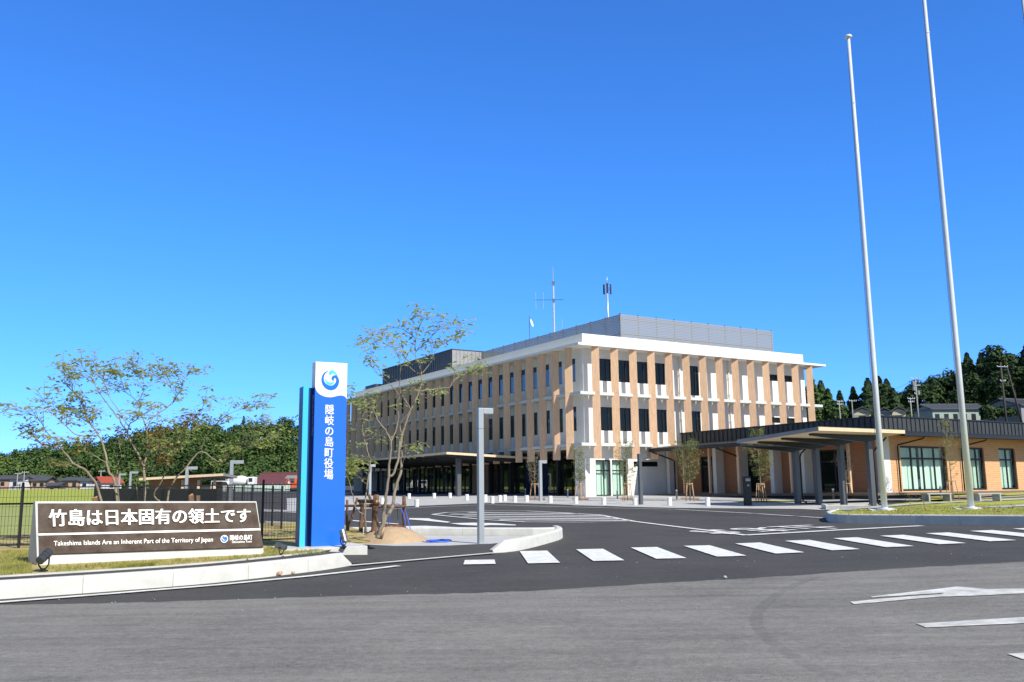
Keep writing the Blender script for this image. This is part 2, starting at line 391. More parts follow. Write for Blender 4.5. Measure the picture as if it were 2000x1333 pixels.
_dg = None
def text_verts(s, offset=0., vertical=False):
    cu = bpy.data.curves.new('lettering', 'FONT'); cu.body = s; cu.size = 1; cu.offset = offset; cu.resolution_u = 4
    cu.align_x = 'CENTER' if vertical else 'LEFT'
    if vertical: cu.space_line = 1.0
    o = bpy.data.objects.new('lettering', cu); col.objects.link(o)
    bpy.context.view_layer.update()
    dg = bpy.context.evaluated_depsgraph_get(); me = bpy.data.meshes.new_from_object(o.evaluated_get(dg))
    vs = [v.co.copy() for v in me.vertices]; fs = [tuple(p.vertices) for p in me.polygons]
    bpy.data.objects.remove(o); bpy.data.curves.remove(cu); bpy.data.meshes.remove(me)
    x0 = min(v.x for v in vs); x1 = max(v.x for v in vs); y0 = min(v.y for v in vs); y1 = max(v.y for v in vs)
    return [((v.x - x0) / (x1 - x0), (v.y - y0) / (y1 - y0)) for v in vs], fs
def solid_text(mb, s, fn, depth, offset=0., vertical=False):
    """fn(u, v, d) -> point; front face at depth, with side walls round the glyph outlines"""
    vs, fs = text_verts(s, offset, vertical); n = len(vs)
    pts = [fn(u, v, depth) for u, v in vs] + [fn(u, v, 0) for u, v in vs]
    cnt = {}
    for f in fs:
        for i in range(len(f)):
            e = (f[i], f[(i + 1) % len(f)]); k = tuple(sorted(e)); cnt.setdefault(k, []).append(e)
    side = [(e[0][1], e[0][0], e[0][0] + n, e[0][1] + n) for e in cnt.values() if len(e) == 1]
    mb.add(pts, fs + side)
def ribbon(mb, pts, ws, fn, d):
    """variable-width flat stroke in unit coordinates (used for the emblem)"""
    P2 = []; W2 = []
    n = len(pts)
    for i in range(n - 1):
        p0, p1, p2, p3 = pts[max(i - 1, 0)], pts[i], pts[i + 1], pts[min(i + 2, n - 1)]
        for k in range(6):
            t = k / 6
            P2.append(tuple(.5 * (2 * b + (c - a) * t + (2 * a - 5 * b + 4 * c - e) * t * t + (3 * b - a - 3 * c + e) * t ** 3) for a, b, c, e in zip(p0, p1, p2, p3)))
            W2.append(ws[i] + (ws[i + 1] - ws[i]) * t)
    P2.append(pts[-1]); W2.append(ws[-1]); vs = []
    for i, p in enumerate(P2):
        a = P2[max(i - 1, 0)]; b = P2[min(i + 1, len(P2) - 1)]; tx, ty = b[0] - a[0], b[1] - a[1]; l = math.hypot(tx, ty) or 1
        nx, ny = -ty / l * W2[i] / 2, tx / l * W2[i] / 2
        vs += [fn(p[0] + nx, p[1] + ny, d), fn(p[0] - nx, p[1] - ny, d)]
    mb.add(vs, [(2 * i, 2 * i + 1, 2 * i + 3, 2 * i + 2) for i in range(len(P2) - 1)])
def smooth_path(pts, sub=4):
    out = []; n = len(pts)
    for i in range(n - 1):
        p0, p1, p2, p3 = pts[max(i - 1, 0)], pts[i], pts[i + 1], pts[min(i + 2, n - 1)]
        for k in range(sub):
            t = k / sub
            out.append(.5 * (2 * p1 + (p2 - p0) * t + (2 * p0 - 5 * p1 + 4 * p2 - p3) * t * t + (3 * p1 - p0 - 3 * p2 + p3) * t ** 3))
    out.append(pts[-1]); return out
class Fr:
    """a facade frame: along, outward, up"""
    def __init__(s, o, along, out): s.o = Vector(o); s.a = Vector(along); s.n = Vector(out)
    def p(s, u, w, z): return Vector((s.o.x + s.a.x * u + s.n.x * w, s.o.y + s.a.y * u + s.n.y * w, z))
    def box(s, mb, u0, u1, w0, w1, z0, z1):
        p = s.p; return mb.hexa([p(u0, w0, z0), p(u1, w0, z0), p(u1, w1, z0), p(u0, w1, z0), p(u0, w0, z1), p(u1, w0, z1), p(u1, w1, z1), p(u0, w1, z1)])
def wall_with_holes(mb, fr, u0, u1, z0, z1, holes, w=0., rev=.18):
    us = sorted({u0, u1, *[h[0] for h in holes], *[h[1] for h in holes]}); zs = sorted({z0, z1, *[h[2] for h in holes], *[h[3] for h in holes]})
    us = [u for u in us if u0 - 1e-6 <= u <= u1 + 1e-6]; zs = [z for z in zs if z0 - 1e-6 <= z <= z1 + 1e-6]
    for a, b in zip(us, us[1:]):
        for c, d in zip(zs, zs[1:]):
            m, k = (a + b) / 2, (c + d) / 2
            if any(h[0] < m < h[1] and h[2] < k < h[3] for h in holes): continue
            mb.quad(fr.p(a, w, c), fr.p(b, w, c), fr.p(b, w, d), fr.p(a, w, d))
    for a, b, c, d in holes:
        q = [(a, c), (b, c), (b, d), (a, d)]
        for (x, y), (X, Y) in zip(q, q[1:] + q[:1]): mb.quad(fr.p(x, w, y), fr.p(X, w, Y), fr.p(X, w - rev, Y), fr.p(x, w - rev, y))
def window(root, fr, u0, u1, z0, z1, pane='pane_sky', mull=(), trans=(), w=0., rev=.14, fw=.06, name='window', curtains=None):
    mb = MB(); e = .004
    a, b, c, d = u0 + e, u1 - e, z0 + e, z1 - e
    W0, W1 = w - rev, w - rev + .07
    fr.box(mb, a, a + fw, W0, W1, c, d); fr.box(mb, b - fw, b, W0, W1, c, d)
    fr.box(mb, a + fw, b - fw, W0, W1 - .002, c, c + fw); fr.box(mb, a + fw, b - fw, W0, W1 - .002, d - fw, d)
    for m in mull: fr.box(mb, m - fw / 2, m + fw / 2, W0, W1 - .006, c + fw, d - fw)
    for m in trans: fr.box(mb, a + fw, b - fw, W0, W1 - .010, m - fw / 2, m + fw / 2)
    f = mb.build(name, 'frame_dark', root)
    pm = MB(); pm.quad(*[fr.p(x, w - rev + .02, y) for x, y in ((a, c), (b, c), (b, d), (a, d))])
    pm.build('pane', pane, f)
    return f

# ================================================================== setting: ground, roads, pavements
mbg = MB(); GX = [-900, -400, -200, -120] + list(range(-80, 42, 2)) + [60, 120, 250, 500, 1200]; GY = [-60, -30] + list(range(-10, 82, 2)) + [100, 130, 160, 175, 260, 500, 1500]
for y in GY:
    for x in GX: mbg.v.append((x, y, g(x, y) - .006))
nx = len(GX)
mbg.f = [(j * nx + i, j * nx + i + 1, (j + 1) * nx + i + 1, (j + 1) * nx + i) for j in range(len(GY) - 1) for i in range(nx - 1)]
# the site's new asphalt carries the ground sheet; grass, paving and old road lie on it
ground = mbg.build('ground', 'asphalt_new'); ground['kind'] = 'structure'
old_edge = [(-500, 1190), (0, 1183), (300, 1177), (700, 1165), (1000, 1157), (1380, 1135), (1700, 1115), (2000, 1098), (2500, 1066)]
oe = smooth_path(pxpoly(old_edge), 14); _rg = random.Random(40)
for p in oe[1:-1]: p.y += _rg.gauss(0, .022)
sheet('road', [[(oe[0].x - 20, oe[0].y - 6), (-60, -20), (60, -20), (60, oe[-1].y + 4)] + [(p.x, p.y) for p in oe[::-1]]], .006, 'asphalt_old')

# left verge (raised behind the kerb): grass bed, narrow asphalt footpath
VZ = .22
kerb_base = [(-330, 1193), (0, 1170), (224, 1154), (425, 1137.5), (595, 1118), (640, 1112), (668, 1107.5), (688, 1104)]
kb = smooth_path(pxpoly(kerb_base), 3)
_t = (kb[0] - kb[1]).normalized(); kb = [kb[0] + _t * s_ for s_ in (40, 20, 8)] + kb
for p in kb[:3]: p.z = g(p.x, p.y)
def offs(path, d):
    out = []
    for i, p in enumerate(path):
        t = path[min(i + 1, len(path) - 1)] - path[max(i - 1, 0)]; t.z = 0; t.normalize()
        out.append(p + Vector((-t.y, t.x, 0)) * d)
    return out
def kerb(path, h, wd, name='kerb', m='concrete_kerb', seg=1.2, taper=None, label=None):
    """kerb units laid end to end along a front-base path, with open joints; wd > 0 lies to the left of the path"""
    L = [0]
    for a, b in zip(path, path[1:]): L.append(L[-1] + (b - a).length)
    def at(s):
        for i in range(len(path) - 1):
            if s <= L[i + 1] or i == len(path) - 2:
                k = (s - L[i]) / (L[i + 1] - L[i]); return path[i].lerp(path[i + 1], k), (path[i + 1] - path[i]).normalized()
    mb = MB(); n = max(1, round(L[-1] / seg)); prof = [(0, -.12), (.012, h - .03), (.03, h - .006), (.06, h), (abs(wd) - .02, h), (abs(wd), h - .02), (abs(wd), -.12)]
    for k in range(n):
        s0, s1 = L[-1] * k / n + .0025, L[-1] * (k + 1) / n - .0025; rings = []; sub = 4
        for i in range(sub + 1):
            s = s0 + (s1 - s0) * i / sub; p, t = at(s); nr = Vector((-t.y, t.x, 0)).normalized() * (1 if wd > 0 else -1)
            f = taper(s, L[-1]) if taper else 1
            z0 = g(p.x, p.y)
            rings += [Vector((p.x, p.y, z0)) + nr * q + Z * (r if r < 0 else r * f) for q, r in prof]
        m_ = len(prof)
        mb.add(rings, [(i * m_ + j, i * m_ + j + 1, (i + 1) * m_ + j + 1, (i + 1) * m_ + j) for i in range(sub) for j in range(m_ - 1)] + [tuple(range(m_)), tuple(range(sub * m_, (sub + 1) * m_))[::-1]])
    o = mb.build(name, m); o['kind'] = 'structure'
    return o
def round_end(s, L):
    k = max(0, s - (L - .32)) / .32
    return math.sqrt(max(.02, 1 - k * k))
kerb(kb, .228, .15, taper=round_end)
k2 = offs(kb, .15); k3 = offs(kb, .60)
# footpath behind the kerb, running out to the flush crossing by the lamp post
fp_right = pxpoly([(690, 1103), (963, 1080), (985, 1064), (1000, 1050)]); 
sheet('footpath', [[(p.x, p.y) for p in k2] + [(p.x, p.y) for p in k3[::-1]]], lambda x, y: VZ - .002, 'asphalt_new')
fa, fb_ = G(672, 1107), G(963, 1080.5); fd_ = (fb_ - fa); fd_.z = 0; fd_.normalize()
def fdist(x, y): return -fd_.y * (x - fa.x) + fd_.x * (y - fa.y)
rx0, rx1 = G(668, 1085).x, G(905, 1075).x
sheet('footpath', [[tuple(G(x, y)[:2]) for x, y in ((640, 1086), (668, 1100), (690, 1104), (780, 1096.5), (880, 1087.5), (963, 1080.5), (985, 1064), (940, 1064), (858, 1071), (770, 1077), (715, 1078))]], lambda x, y: .016 + .15 * min(1, max(0, (rx1 - x) / (rx1 - rx0))) * min(1, max(0, (fdist(x, y) - .06) / .8)), 'asphalt_new')
edge_back = pxpoly([(1000, 1056), (940, 1063), (858, 1069), (770, 1075), (720, 1080), (585, 1095)], .0)
# grass bed of the monument
bed_back = [(-26, 60), (-11.5, 60)]
bed = [(p.x, p.y) for p in k3[:-1]] + [tuple(G(724, 1079)[:2]), tuple(G(700, 1052)[:2]), tuple(G(640, 1030)[:2]), tuple(G(580, 1035)[:2]), tuple(G(300, 1046)[:2]), tuple(G(-330, 1080)[:2]), (k3[0].x, G(-330, 1080).y + 2)]
sheet('grass_verge', [bed], VZ, 'verge')
# thin concrete edging between path and grass
e1 = offs(kb, .60); e2 = offs(kb, .655); mbq = MB()
for a, b, c, d in zip(e1, e2, e2[1:], e1[1:]):
    mbq.hexa([Vector((q.x, q.y, g(q.x, q.y) - .05)) for q in (a, b, c, d)] + [Vector((q.x, q.y, g(q.x, q.y) + VZ + .02)) for q in (a, b, c, d)])
mbq.build('edging', 'concrete')['kind'] = 'structure'
# fields on the left
sheet('field', [[tuple(G(x, y)[:2]) for x, y in ((60, 1066), (300, 1046), (420, 1030), (300, 985), (100, 986))] + [(-110, G(100, 986).y), (-70, G(60, 1066).y - 4)]], .02, 'field_grass')
sheet('rice_field', [[tuple(G(x, y)[:2]) for x, y in ((100, 985), (215, 981), (200, 957.5), (-300, 959))] + [(-260, 160), (-260, G(100, 985).y)]], .10, 'rice')
# car park paving seen through the fence
sheet('path', [[tuple(G(x, y)[:2]) for x, y in ((515, 1050), (600, 1046), (600, 1022), (517, 1018))], [tuple(G(x, y)[:2]) for x, y in ((515, 1000), (600, 1003), (600, 999), (515, 995))]], .012, 'paving')
# pavement along the town hall and under the trees
pav_front = [(560, 1001), (680, 998), (760, 990.8), (840, 988), (920, 984.5), (984, 983), (1060, 985), (1118, 987), (1220, 990.5), (1320, 993), (1430, 994), (1500, 994.5), (1560, 995), (1606, 997)]
pav_back = [(1700, 992), (1720, 986), (1690, 975), (1500, 969), (1300, 967), (1150, 968), (1000, 965), (900, 963.5), (760, 968), (560, 974)]
sheet('pavement', [[tuple(G(x, y)[:2]) for x, y in pav_front + pav_back]], .014, 'paving')
# forecourt strip of blue-grey stone in front of the building
sheet('paving_strip', [[tuple(G(x, y)[:2]) for x, y in ((1010, 972.5), (1150, 974.5), (1300, 977), (1480, 980), (1600, 982), (1600, 979.5), (1480, 977.5), (1300, 974.5), (1150, 972.6), (1010, 971))]], .022, 'stone')
# enclosed planting court right of the pylon: concrete floor, kerbs round it
sheet('court_floor', [[tuple(G(x, y)[:2]) for x, y in ((676, 1047), (760, 1047), (1046, 1049), (1012, 1058), (965, 1063), (858, 1071), (700, 1080))]], .012, 'concrete_floor')
ck = smooth_path(pxpoly([(963, 1080), (1003, 1077), (1041.6, 1069), (1078, 1059), (1096, 1053), (1099.5, 1048), (1092, 1044.5)]), 3)
kerb(ck, .23, .17, taper=lambda s, L: math.sqrt(max(.05, 1 - (max(0, .35 - s) / .35) ** 2)))
kerb(pxpoly([(640, 1046.5), (840, 1047), (960, 1048), (1050, 1048.5), (1088, 1047.5)]), .215, .16)
# flush concrete line at the crossing
sheet('crossing_edge', strip_px([(684, 1107), (780, 1098.5), (880, 1089.5), (965, 1082)], .15), .022, 'concrete_kerb')
# right island with flagpoles
isl = pxpoly([(2420, 1034), (2200, 1029.5), (2000, 1026.5), (1800, 1024), (1640, 1021.5), (1618, 1020), (1613, 1015), (1630, 1009)])
kerb(isl, .25, -.16, m='concrete_kerb')
kerb(pxpoly([(1700, 996.5), (1650, 996.3), (1612, 996.2), (1604, 993)]), .2, -.16, m='concrete_kerb')
LZ = .23
i2 = offs(isl, -.158)
lawn = [(p.x, p.y) for p in i2] + [tuple(G(x, y, LZ)[:2]) for x, y in ((1660, 1001), (1700, 990.5), (1740, 985), (1790, 981), (1860, 977.5), (2000, 972), (2420, 958))]
sheet('lawn', [lawn], lambda x, y: LZ + .05 * math.sin(x * 1.7) * math.sin(y * 1.3) * .5, 'lawn')
sheet('lawn_path', strip_px([(1690, 994), (1760, 987.5), (1850, 983), (1940, 978.5), (2060, 973)], .7, LZ), LZ + .03, 'concrete_floor')
sheet('lawn_path', strip_px([(1935, 993.5), (2010, 988.5), (2100, 983)], .9, LZ), LZ + .035, 'concrete_floor')
sheet('stone_path', strip_px([(1560, 981), (1700, 977), (1850, 977), (1960, 971.5), (2080, 966)], 1.6, .1), .14, 'stone')
sheet('lawn_strip', strip_px([(1440, 979.5), (1520, 979), (1600, 978.5), (1700, 976), (1760, 973.5)], 1.5, .05), .06, 'lawn')
sheet('lawn_strip', [[tuple(G(x, y, .2)[:2]) for x, y in ((1800, 977), (1860, 973.5), (2100, 960), (2100, 951), (1930, 958), (1800, 970))]], .18, 'lawn')
sheet('tree_bed', strip_px([(1800, 973), (1870, 972.5), (1950, 966.5)], 1.2, .2), .215, 'gravel_red')
for x0, x1 in ((1035, 1065), (1118, 1150), (1212, 1244), (1330, 1366), (1470, 1505)):
    sheet('tree_bed', [[tuple(G(x, y)[:2]) for x, y in ((x0, 976.5), (x1, 977.5), (x1, 973.8), (x0, 973))]], .03, 'gravel_red')

# ---- painted road markings
def marks(name, polys, dz=.012, label=None, m='marking'): return sheet(name, polys, dz, m, label=label)
N1 = G(1031.4, 1102); N5 = G(1514.8, 1082.7); stp = (N5 - N1) / 4; fv = G(1015, 1078) - N1; wv = G(1093.8, 1100.6) - N1
# direction across the crossing from several stripes
zs = []
for k in range(0, 13):
    b = N1 + stp * k; zs.append([b, b + wv, b + wv + fv, b + fv])
zs.insert(0, pxpoly([(905, 1104), (968, 1103), (966, 1094.5), (908, 1095.5)]))
marks('zebra_crossing', zs)
marks('edge_line', strip_px([(-300, 1199), (0, 1178), (224, 1160.5), (425, 1144), (600, 1127), (700, 1116), (778, 1106.5)], .15))
marks('stop_line', strip_px([(1457, 1046.3), (1800, 1028)], .28))
marks('lane_line', strip_px([(1240, 1019.5), (1400, 1039), (1457, 1046.5)], .16))
marks('lane_line', strip_px([(760, 995), (850, 990.5), (960, 986.5), (1060, 989.5), (1180, 992.5), (1320, 995.5), (1460, 1003), (1618, 1013)], .14))
marks('lane_line', strip_px([(1210, 987.5), (1180, 989), (1118, 987.4)], .2))
hat = [(844.8, 1005.8), (872, 1002), (952, 998.8), (1028.8, 998.8), (1100, 1002.5), (1172.8, 1006.8), (1240, 1019.6), (1130, 1021), (1025.6, 1020.6), (945.6, 1015.8), (870, 1008.5), (844.8, 1005.8)]
marks('hatched_island', strip_px(hat, .17) + sum([strip_px(q, .42) for q in (
    [(915, 1002.2), (1130, 1004.2)], [(880, 1005.2), (1178, 1008)], [(905, 1009), (1198, 1011.4)], [(940, 1012.8), (1215, 1014.6)], [(975, 1016.4), (1232, 1017.6)])], []), .014)
marks('faded_arrow', [pxpoly(q) for q in ([(800, 1013), (838, 1013.4), (842, 1015), (880, 1020.5), (874, 1022), (826, 1017.5), (798, 1015.4)],
    [(878, 1023), (925, 1022), (968, 1023), (1008, 1026), (1006, 1027.4), (960, 1026.6), (940, 1028), (900, 1026.2)],
    [(775, 1029), (830, 1028), (895, 1031), (893, 1032.4), (835, 1031.4), (790, 1032)], [(690, 1017), (780, 1024), (776, 1025), (688, 1018.6)])])
# 止まれ painted for drivers leaving the site, so it reads upside down from here
e = G(1800, 1028) - G(1457, 1046.5); e.z = 0; e.normalize(); nn = Vector((-e.y, e.x, 0)); b0 = G(1457, 1046.5)
def glyph_on_road(mb, ch, s0, s1, d0, d1):
    def fn(u, v, d):
        q = b0 + e * (s1 + (s0 - s1) * u) + nn * (d1 + (d0 - d1) * v); return Vector((q.x, q.y, g(q.x, q.y) + .013))
    vs, fs = text_verts(ch, .012); mb.add([fn(u, v, 0) for u, v in vs], fs)
mbt = MB(); LL = (G(1800, 1028) - b0).length
def sof(px, py): return (G(px, py) - b0).dot(e)
glyph_on_road(mbt, '止', sof(1684, 1032), sof(1598, 1037), .55, 2.5)
glyph_on_road(mbt, 'ま', sof(1578, 1037), sof(1504, 1041), .55, 2.5)
glyph_on_road(mbt, 'れ', sof(1486, 1042), sof(1414, 1046), .55, 2.5)
tm = mbt.build('stop_lettering', 'marking'); tm['kind'] = 'structure'
# old markings on the public road
marks('faded_diamond', [pxpoly([(1660, 1178), (1668, 1182.5), (1800, 1171), (1840, 1168), (1905, 1166), (2000, 1161.5), (2100, 1158), (2100, 1151), (1930, 1153), (1870, 1148), (1700, 1168), (1704, 1169.5), (1845, 1160.5), (1838, 1163), (1720, 1172)]),
    ], .014, m='marking_old')
marks('lane_dash', [pxpoly([(1790, 1221), (1808, 1228.5), (2120, 1215), (2120, 1201)])], .014, m='marking_old')
marks('lane_dash', [pxpoly([(1967, 1280.5), (1998, 1291), (2300, 1279), (2300, 1263)])], .014, m='marking_old')
# tyre marks curving over the old road
def tyre(m, pts, wd):
    return sheet('tyre_mark', strip_px(pts, wd), .010, m)
m = mat('tyre_dark', (.156, .151, .142), .8, var=.25, vscale=25)
n_ = m.node_tree; tb = node(n_, 'ShaderNodeBsdfTransparent'); mx = node(n_, 'ShaderNodeMixShader'); tn = node(n_, 'ShaderNodeTexNoise'); tn.inputs['Scale'].default_value = 6; tn.inputs['Detail'].default_value = 8
rr = node(n_, 'ShaderNodeValToRGB'); rr.color_ramp.elements[0].position = .35; rr.color_ramp.elements[1].position = .75; rr.color_ramp.elements[0].color = (.84, .84, .84, 1)
n_.links.new(tn.outputs['Fac'], rr.inputs[0]); n_.links.new(rr.outputs[0], mx.inputs[0]); n_.links.new(n_.nodes['Principled BSDF'].outputs[0], mx.inputs[1]); n_.links.new(tb.outputs[0], mx.inputs[2]); n_.links.new(mx.outputs[0], n_.nodes['Material Output'].inputs[0])
from_px = [(1600, 1128), (1540, 1150), (1497, 1180), (1478, 1205), (1481, 1228), (1510, 1258), (1560, 1290), (1640, 1335), (1730, 1380)]
fp = smooth_path([Vector((*p, 0)) for p in from_px], 4)
tyre('tyre_dark', [(p.x, p.y) for p in fp], .13)

# ================================================================== town hall
S = .3136; PHI = 1.023
U = Vector((math.sin(PHI), math.cos(PHI), 0)); V = Vector((-math.cos(PHI), math.sin(PHI), 0))
C0 = Vector((16.0977 * S, 205.7082 * S, 0)); LU, LV = 23.02, 43.65
def T(u, v, z): return C0 + U * u + V * v + Z * z
FRR = Fr(C0, U, -V); FRL = Fr(C0, V, -U)          # sunlit gable side, shaded long side
ZG, ZSL, ZTOP, ZP, Z1, Z2 = 1.12, 11.66, 11.83, 12.74, 8.44, 4.85
hall = thing('town_hall', 'three storey white town hall with angled timber fins and a louvred rooftop screen', 'building', T(0, 0, ZG))
def ur(px, z=10, w=0): return solve(lambda u: FRR.p(u, w, z), px, -3, 45)
def vl(px, z=10, w=0): return solve(lambda v: FRL.p(v, w, z), px, -3, 70)
fu = [.40 + 1.702 * i for i in range(14)]; fvv = [.40 + 1.715 * i for i in range(26)]
hr, hl = [], []       # openings
for k in range(4):
    a = fu[k] + .93; hr += [(a, a + 1.24, 9.38, 11.02), (a, a + 1.24, 5.80, 7.50)]
hr += [(fu[4] + .72, fu[4] + 1.10, 9.38, 11.02), (fu[4] + .72, fu[4] + 1.10, 5.80, 7.50)]
hr += [(fu[5] + .98, fu[5] + 2.16, 8.70, 11.02), (fu[5] + .98, fu[5] + 2.16, 4.98, 7.50)]
for k in (10, 11): hr += [(fu[k] + 1.2, fu[k] + 2.5, 10.3, 10.85), (fu[k] + 1.2, fu[k] + 2.5, 6.85, 7.3)]
mb = MB(); wall_with_holes(mb, FRR, 0, LU, ZG + 3.35, ZSL, hr)
# ground storey of the gable side: pier, glazed bay, blank wall
g0, g1 = ur(1163.5, 3), ur(1224, 3); gm = (g0 + g1) / 2; gz1 = zat(1180, 898.5, FRR.p(1, 0, 0).y)
sl0, sl1 = ur(1238, 3), ur(1286, 3)
hg = [(g0, gm - .06, ZG + .05, gz1), (gm + .06, g1, ZG + .05, gz1), (sl0, sl1, 3.25, 3.62)]
wall_with_holes(mb, FRR, 0, LU, ZG - .3, ZG + 3.35, hg)
for k in range(25):
    a = fvv[k] + .54
    hl += [(a, a + 1.12, 9.36, 11.05), (a, a + .98, 5.80, 7.55)]
wall_with_holes(mb, FRL, 0, LV, 4.5, ZSL, hl)
# pier at the corner and rear walls, ground-storey soffit
p = FRL.p
mb.quad(p(0, 0, ZG - .3), p(1.25, 0, ZG - .3), p(1.25, 0, 4.5), p(0, 0, 4.5)); mb.quad(p(1.25, 0, ZG - .3), p(1.25, -2.2, ZG - .3), p(1.25, -2.2, 4.5), p(1.25, 0, 4.5))
mb.quad(T(LU, 0, 0), T(LU, LV, 0), T(LU, LV, ZSL), T(LU, 0, ZSL)); mb.quad(T(0, LV, 0), T(LU, LV, 0), T(LU, LV, ZSL), T(0, LV, ZSL))
mb.build('wall', 'white_paint', hall)
# roof slab, parapet
mb = MB(); FRR.box(mb, -1.25, LU + 1.3, -LV - 1.25, 1.25, ZSL, ZTOP); slab = mb.build('roof_slab', 'white_paint', hall, bevel=.012)
mb = MB(); FRR.box(mb, 0, LU, -.25, 0, ZTOP, ZP); FRR.box(mb, 0, .25, -LV, -.25, ZTOP, ZP); FRR.box(mb, LU - .25, LU, -LV, -.25, ZTOP, ZP); FRR.box(mb, .25, LU - .25, -LV, -LV + .25, ZTOP, ZP)
mb.quad(T(.2, .2, 12.1), T(LU - .2, .2, 12.1), T(LU - .2, LV - .2, 12.1), T(.2, LV - .2, 12.1)); mb.build('parapet', 'white_paint', hall)
# timber fins, all turned to face the same way
WD = (U - V).normalized(); WD = Vector((U.x - V.x, U.y - V.y, 0)).normalized(); ND = Vector((-(U.x + V.x), -(U.y + V.y), 0)).normalized()
def fin(base, zb):
    mb = MB(); zz = [zb, Z2 - .02, Z1 - .02, ZSL]
    for a, b in zip(zz, zz[1:]):
        c = base + Z * ((a + b) / 2); mb.obox(c, (WD, ND, Z), (.27, .055, (b - a) / 2 - .006))
    return mb.build('fin', 'fin_wood', hall)
for u in fu: fin(FRR.p(u, .97, 0), 3.74)
for v in fvv: fin(FRL.p(v, .97, 0), 3.74)
# sun shelves between the fins
for z in (Z1, Z2):
    mb = MB()
    mb.prism([T(-.95, fvv[0] - .03, z - .21), T(-.95, -.95, z - .21), T(fu[0] - .03, -.95, z - .21), T(fu[0] - .03, 0, z - .21), T(0, 0, z - .21), T(0, fvv[0] - .03, z - .21)], Z * .21)
    mb.build('sun_shelf', 'ledge', hall)
    for k in range(14):
        a, b = fu[k] + .12, (fu[k + 1] - .03 if k < 13 else LU + .95)
        mb = MB(); FRR.box(mb, a, b, .002, .95, z - .21, z); mb.build('sun_shelf', 'ledge', hall)
    for k in range(25):
        a, b = fvv[k] + .12, fvv[k + 1] - .03
        mb = MB(); FRL.box(mb, a, b, .002, .95, z - .21, z); mb.build('sun_shelf', 'ledge', hall)
for i, (a, b, c, d) in enumerate(hr):
    tall = d - c > 2; slit = d - c < .7
    window(hall, FRR, a, b, c, d, 'pane_black' if slit else 'glass_office', mull=() if slit or b - a < .5 else ((a + (b - a) * (.72 if i % 3 else .62)),), trans=((d - .55,) if tall else ()), fw=.055)
for i, (a, b, c, d) in enumerate(hl):
    window(hall, FRL, a, b, c, d, 'pane_sky', mull=((a + (b - a) * (.55 if i % 2 else .62)),), fw=.05)
    f = MB(); FRL.box(f, a + .056, b - .056, -.13, -.055, d - .36, d - .056); f.build('transom_panel', 'frame_dark', hall) if i < 40 else None
for zf, zc in ((8.62, 11.2), (4.9, 7.66)):
    q = MB(); FRR.box(q, .3, fu[6] + .9, -5.5, -5.4, zf, zc); FRR.box(q, .3, fu[6] + .9, -5.4, -.25, zc, zc + .1); FRR.box(q, .3, fu[6] + .9, -5.4, -.25, zf - .1, zf); FRR.box(q, fu[6] + .9, fu[6] + 1., -5.4, -.25, zf, zc)
    for k in range(7): FRR.box(q, .8 + k * 1.5, 1.9 + k * 1.5, -1.5 - .3 * (k % 3), -.75, zf + .68, zf + .74); FRR.box(q, 1.0 + k * 1.5, 1.06 + k * 1.5, -1.3, -.9, zf + .75, zf + 1.1 + .1 * (k % 2))
    q.build('office_interior', 'room_grey', hall)
# ground-floor glazed bay with pale curtains
for a, b in ((g0, gm - .06), (gm + .06, g1)):
    window(hall, FRR, a, b, ZG + .05, gz1, 'glass_clear', mull=((a + b) / 2 + .1,), trans=(gz1 - .75,), fw=.08, name='glazed_bay')
mb = MB()
for k in range(60):
    a = g0 + (g1 - g0) * k / 60; b = g0 + (g1 - g0) * (k + 1) / 60; wa = -.36 + .03 * math.sin(k * 1.9); wb = -.36 + .03 * math.sin((k + 1) * 1.9)
    mb.quad(FRR.p(a, wa, ZG), FRR.p(b, wb, ZG), FRR.p(b, wb, gz1), FRR.p(a, wa, gz1))
mb.build('curtain', 'curtain', hall, smooth=True)
window(hall, FRR, sl0, sl1, 3.25, 3.62, 'pane_black', mull=((sl0 + sl1) / 2,), fw=.05)
# downpipes on the gable
for px in (1328, 1424):
    u = ur(px, 10, .1); mb = MB(); mb.tube([FRR.p(u, .1, 4.9), FRR.p(u, .1, 11.6)], .045, 8)
    for z in (5.4, 6.8, 8.9, 10.2): FRR.box(mb, u - .07, u + .07, .0, .16, z, z + .06)
    mb.build('downpipe', 'white_paint', hall, smooth=True)
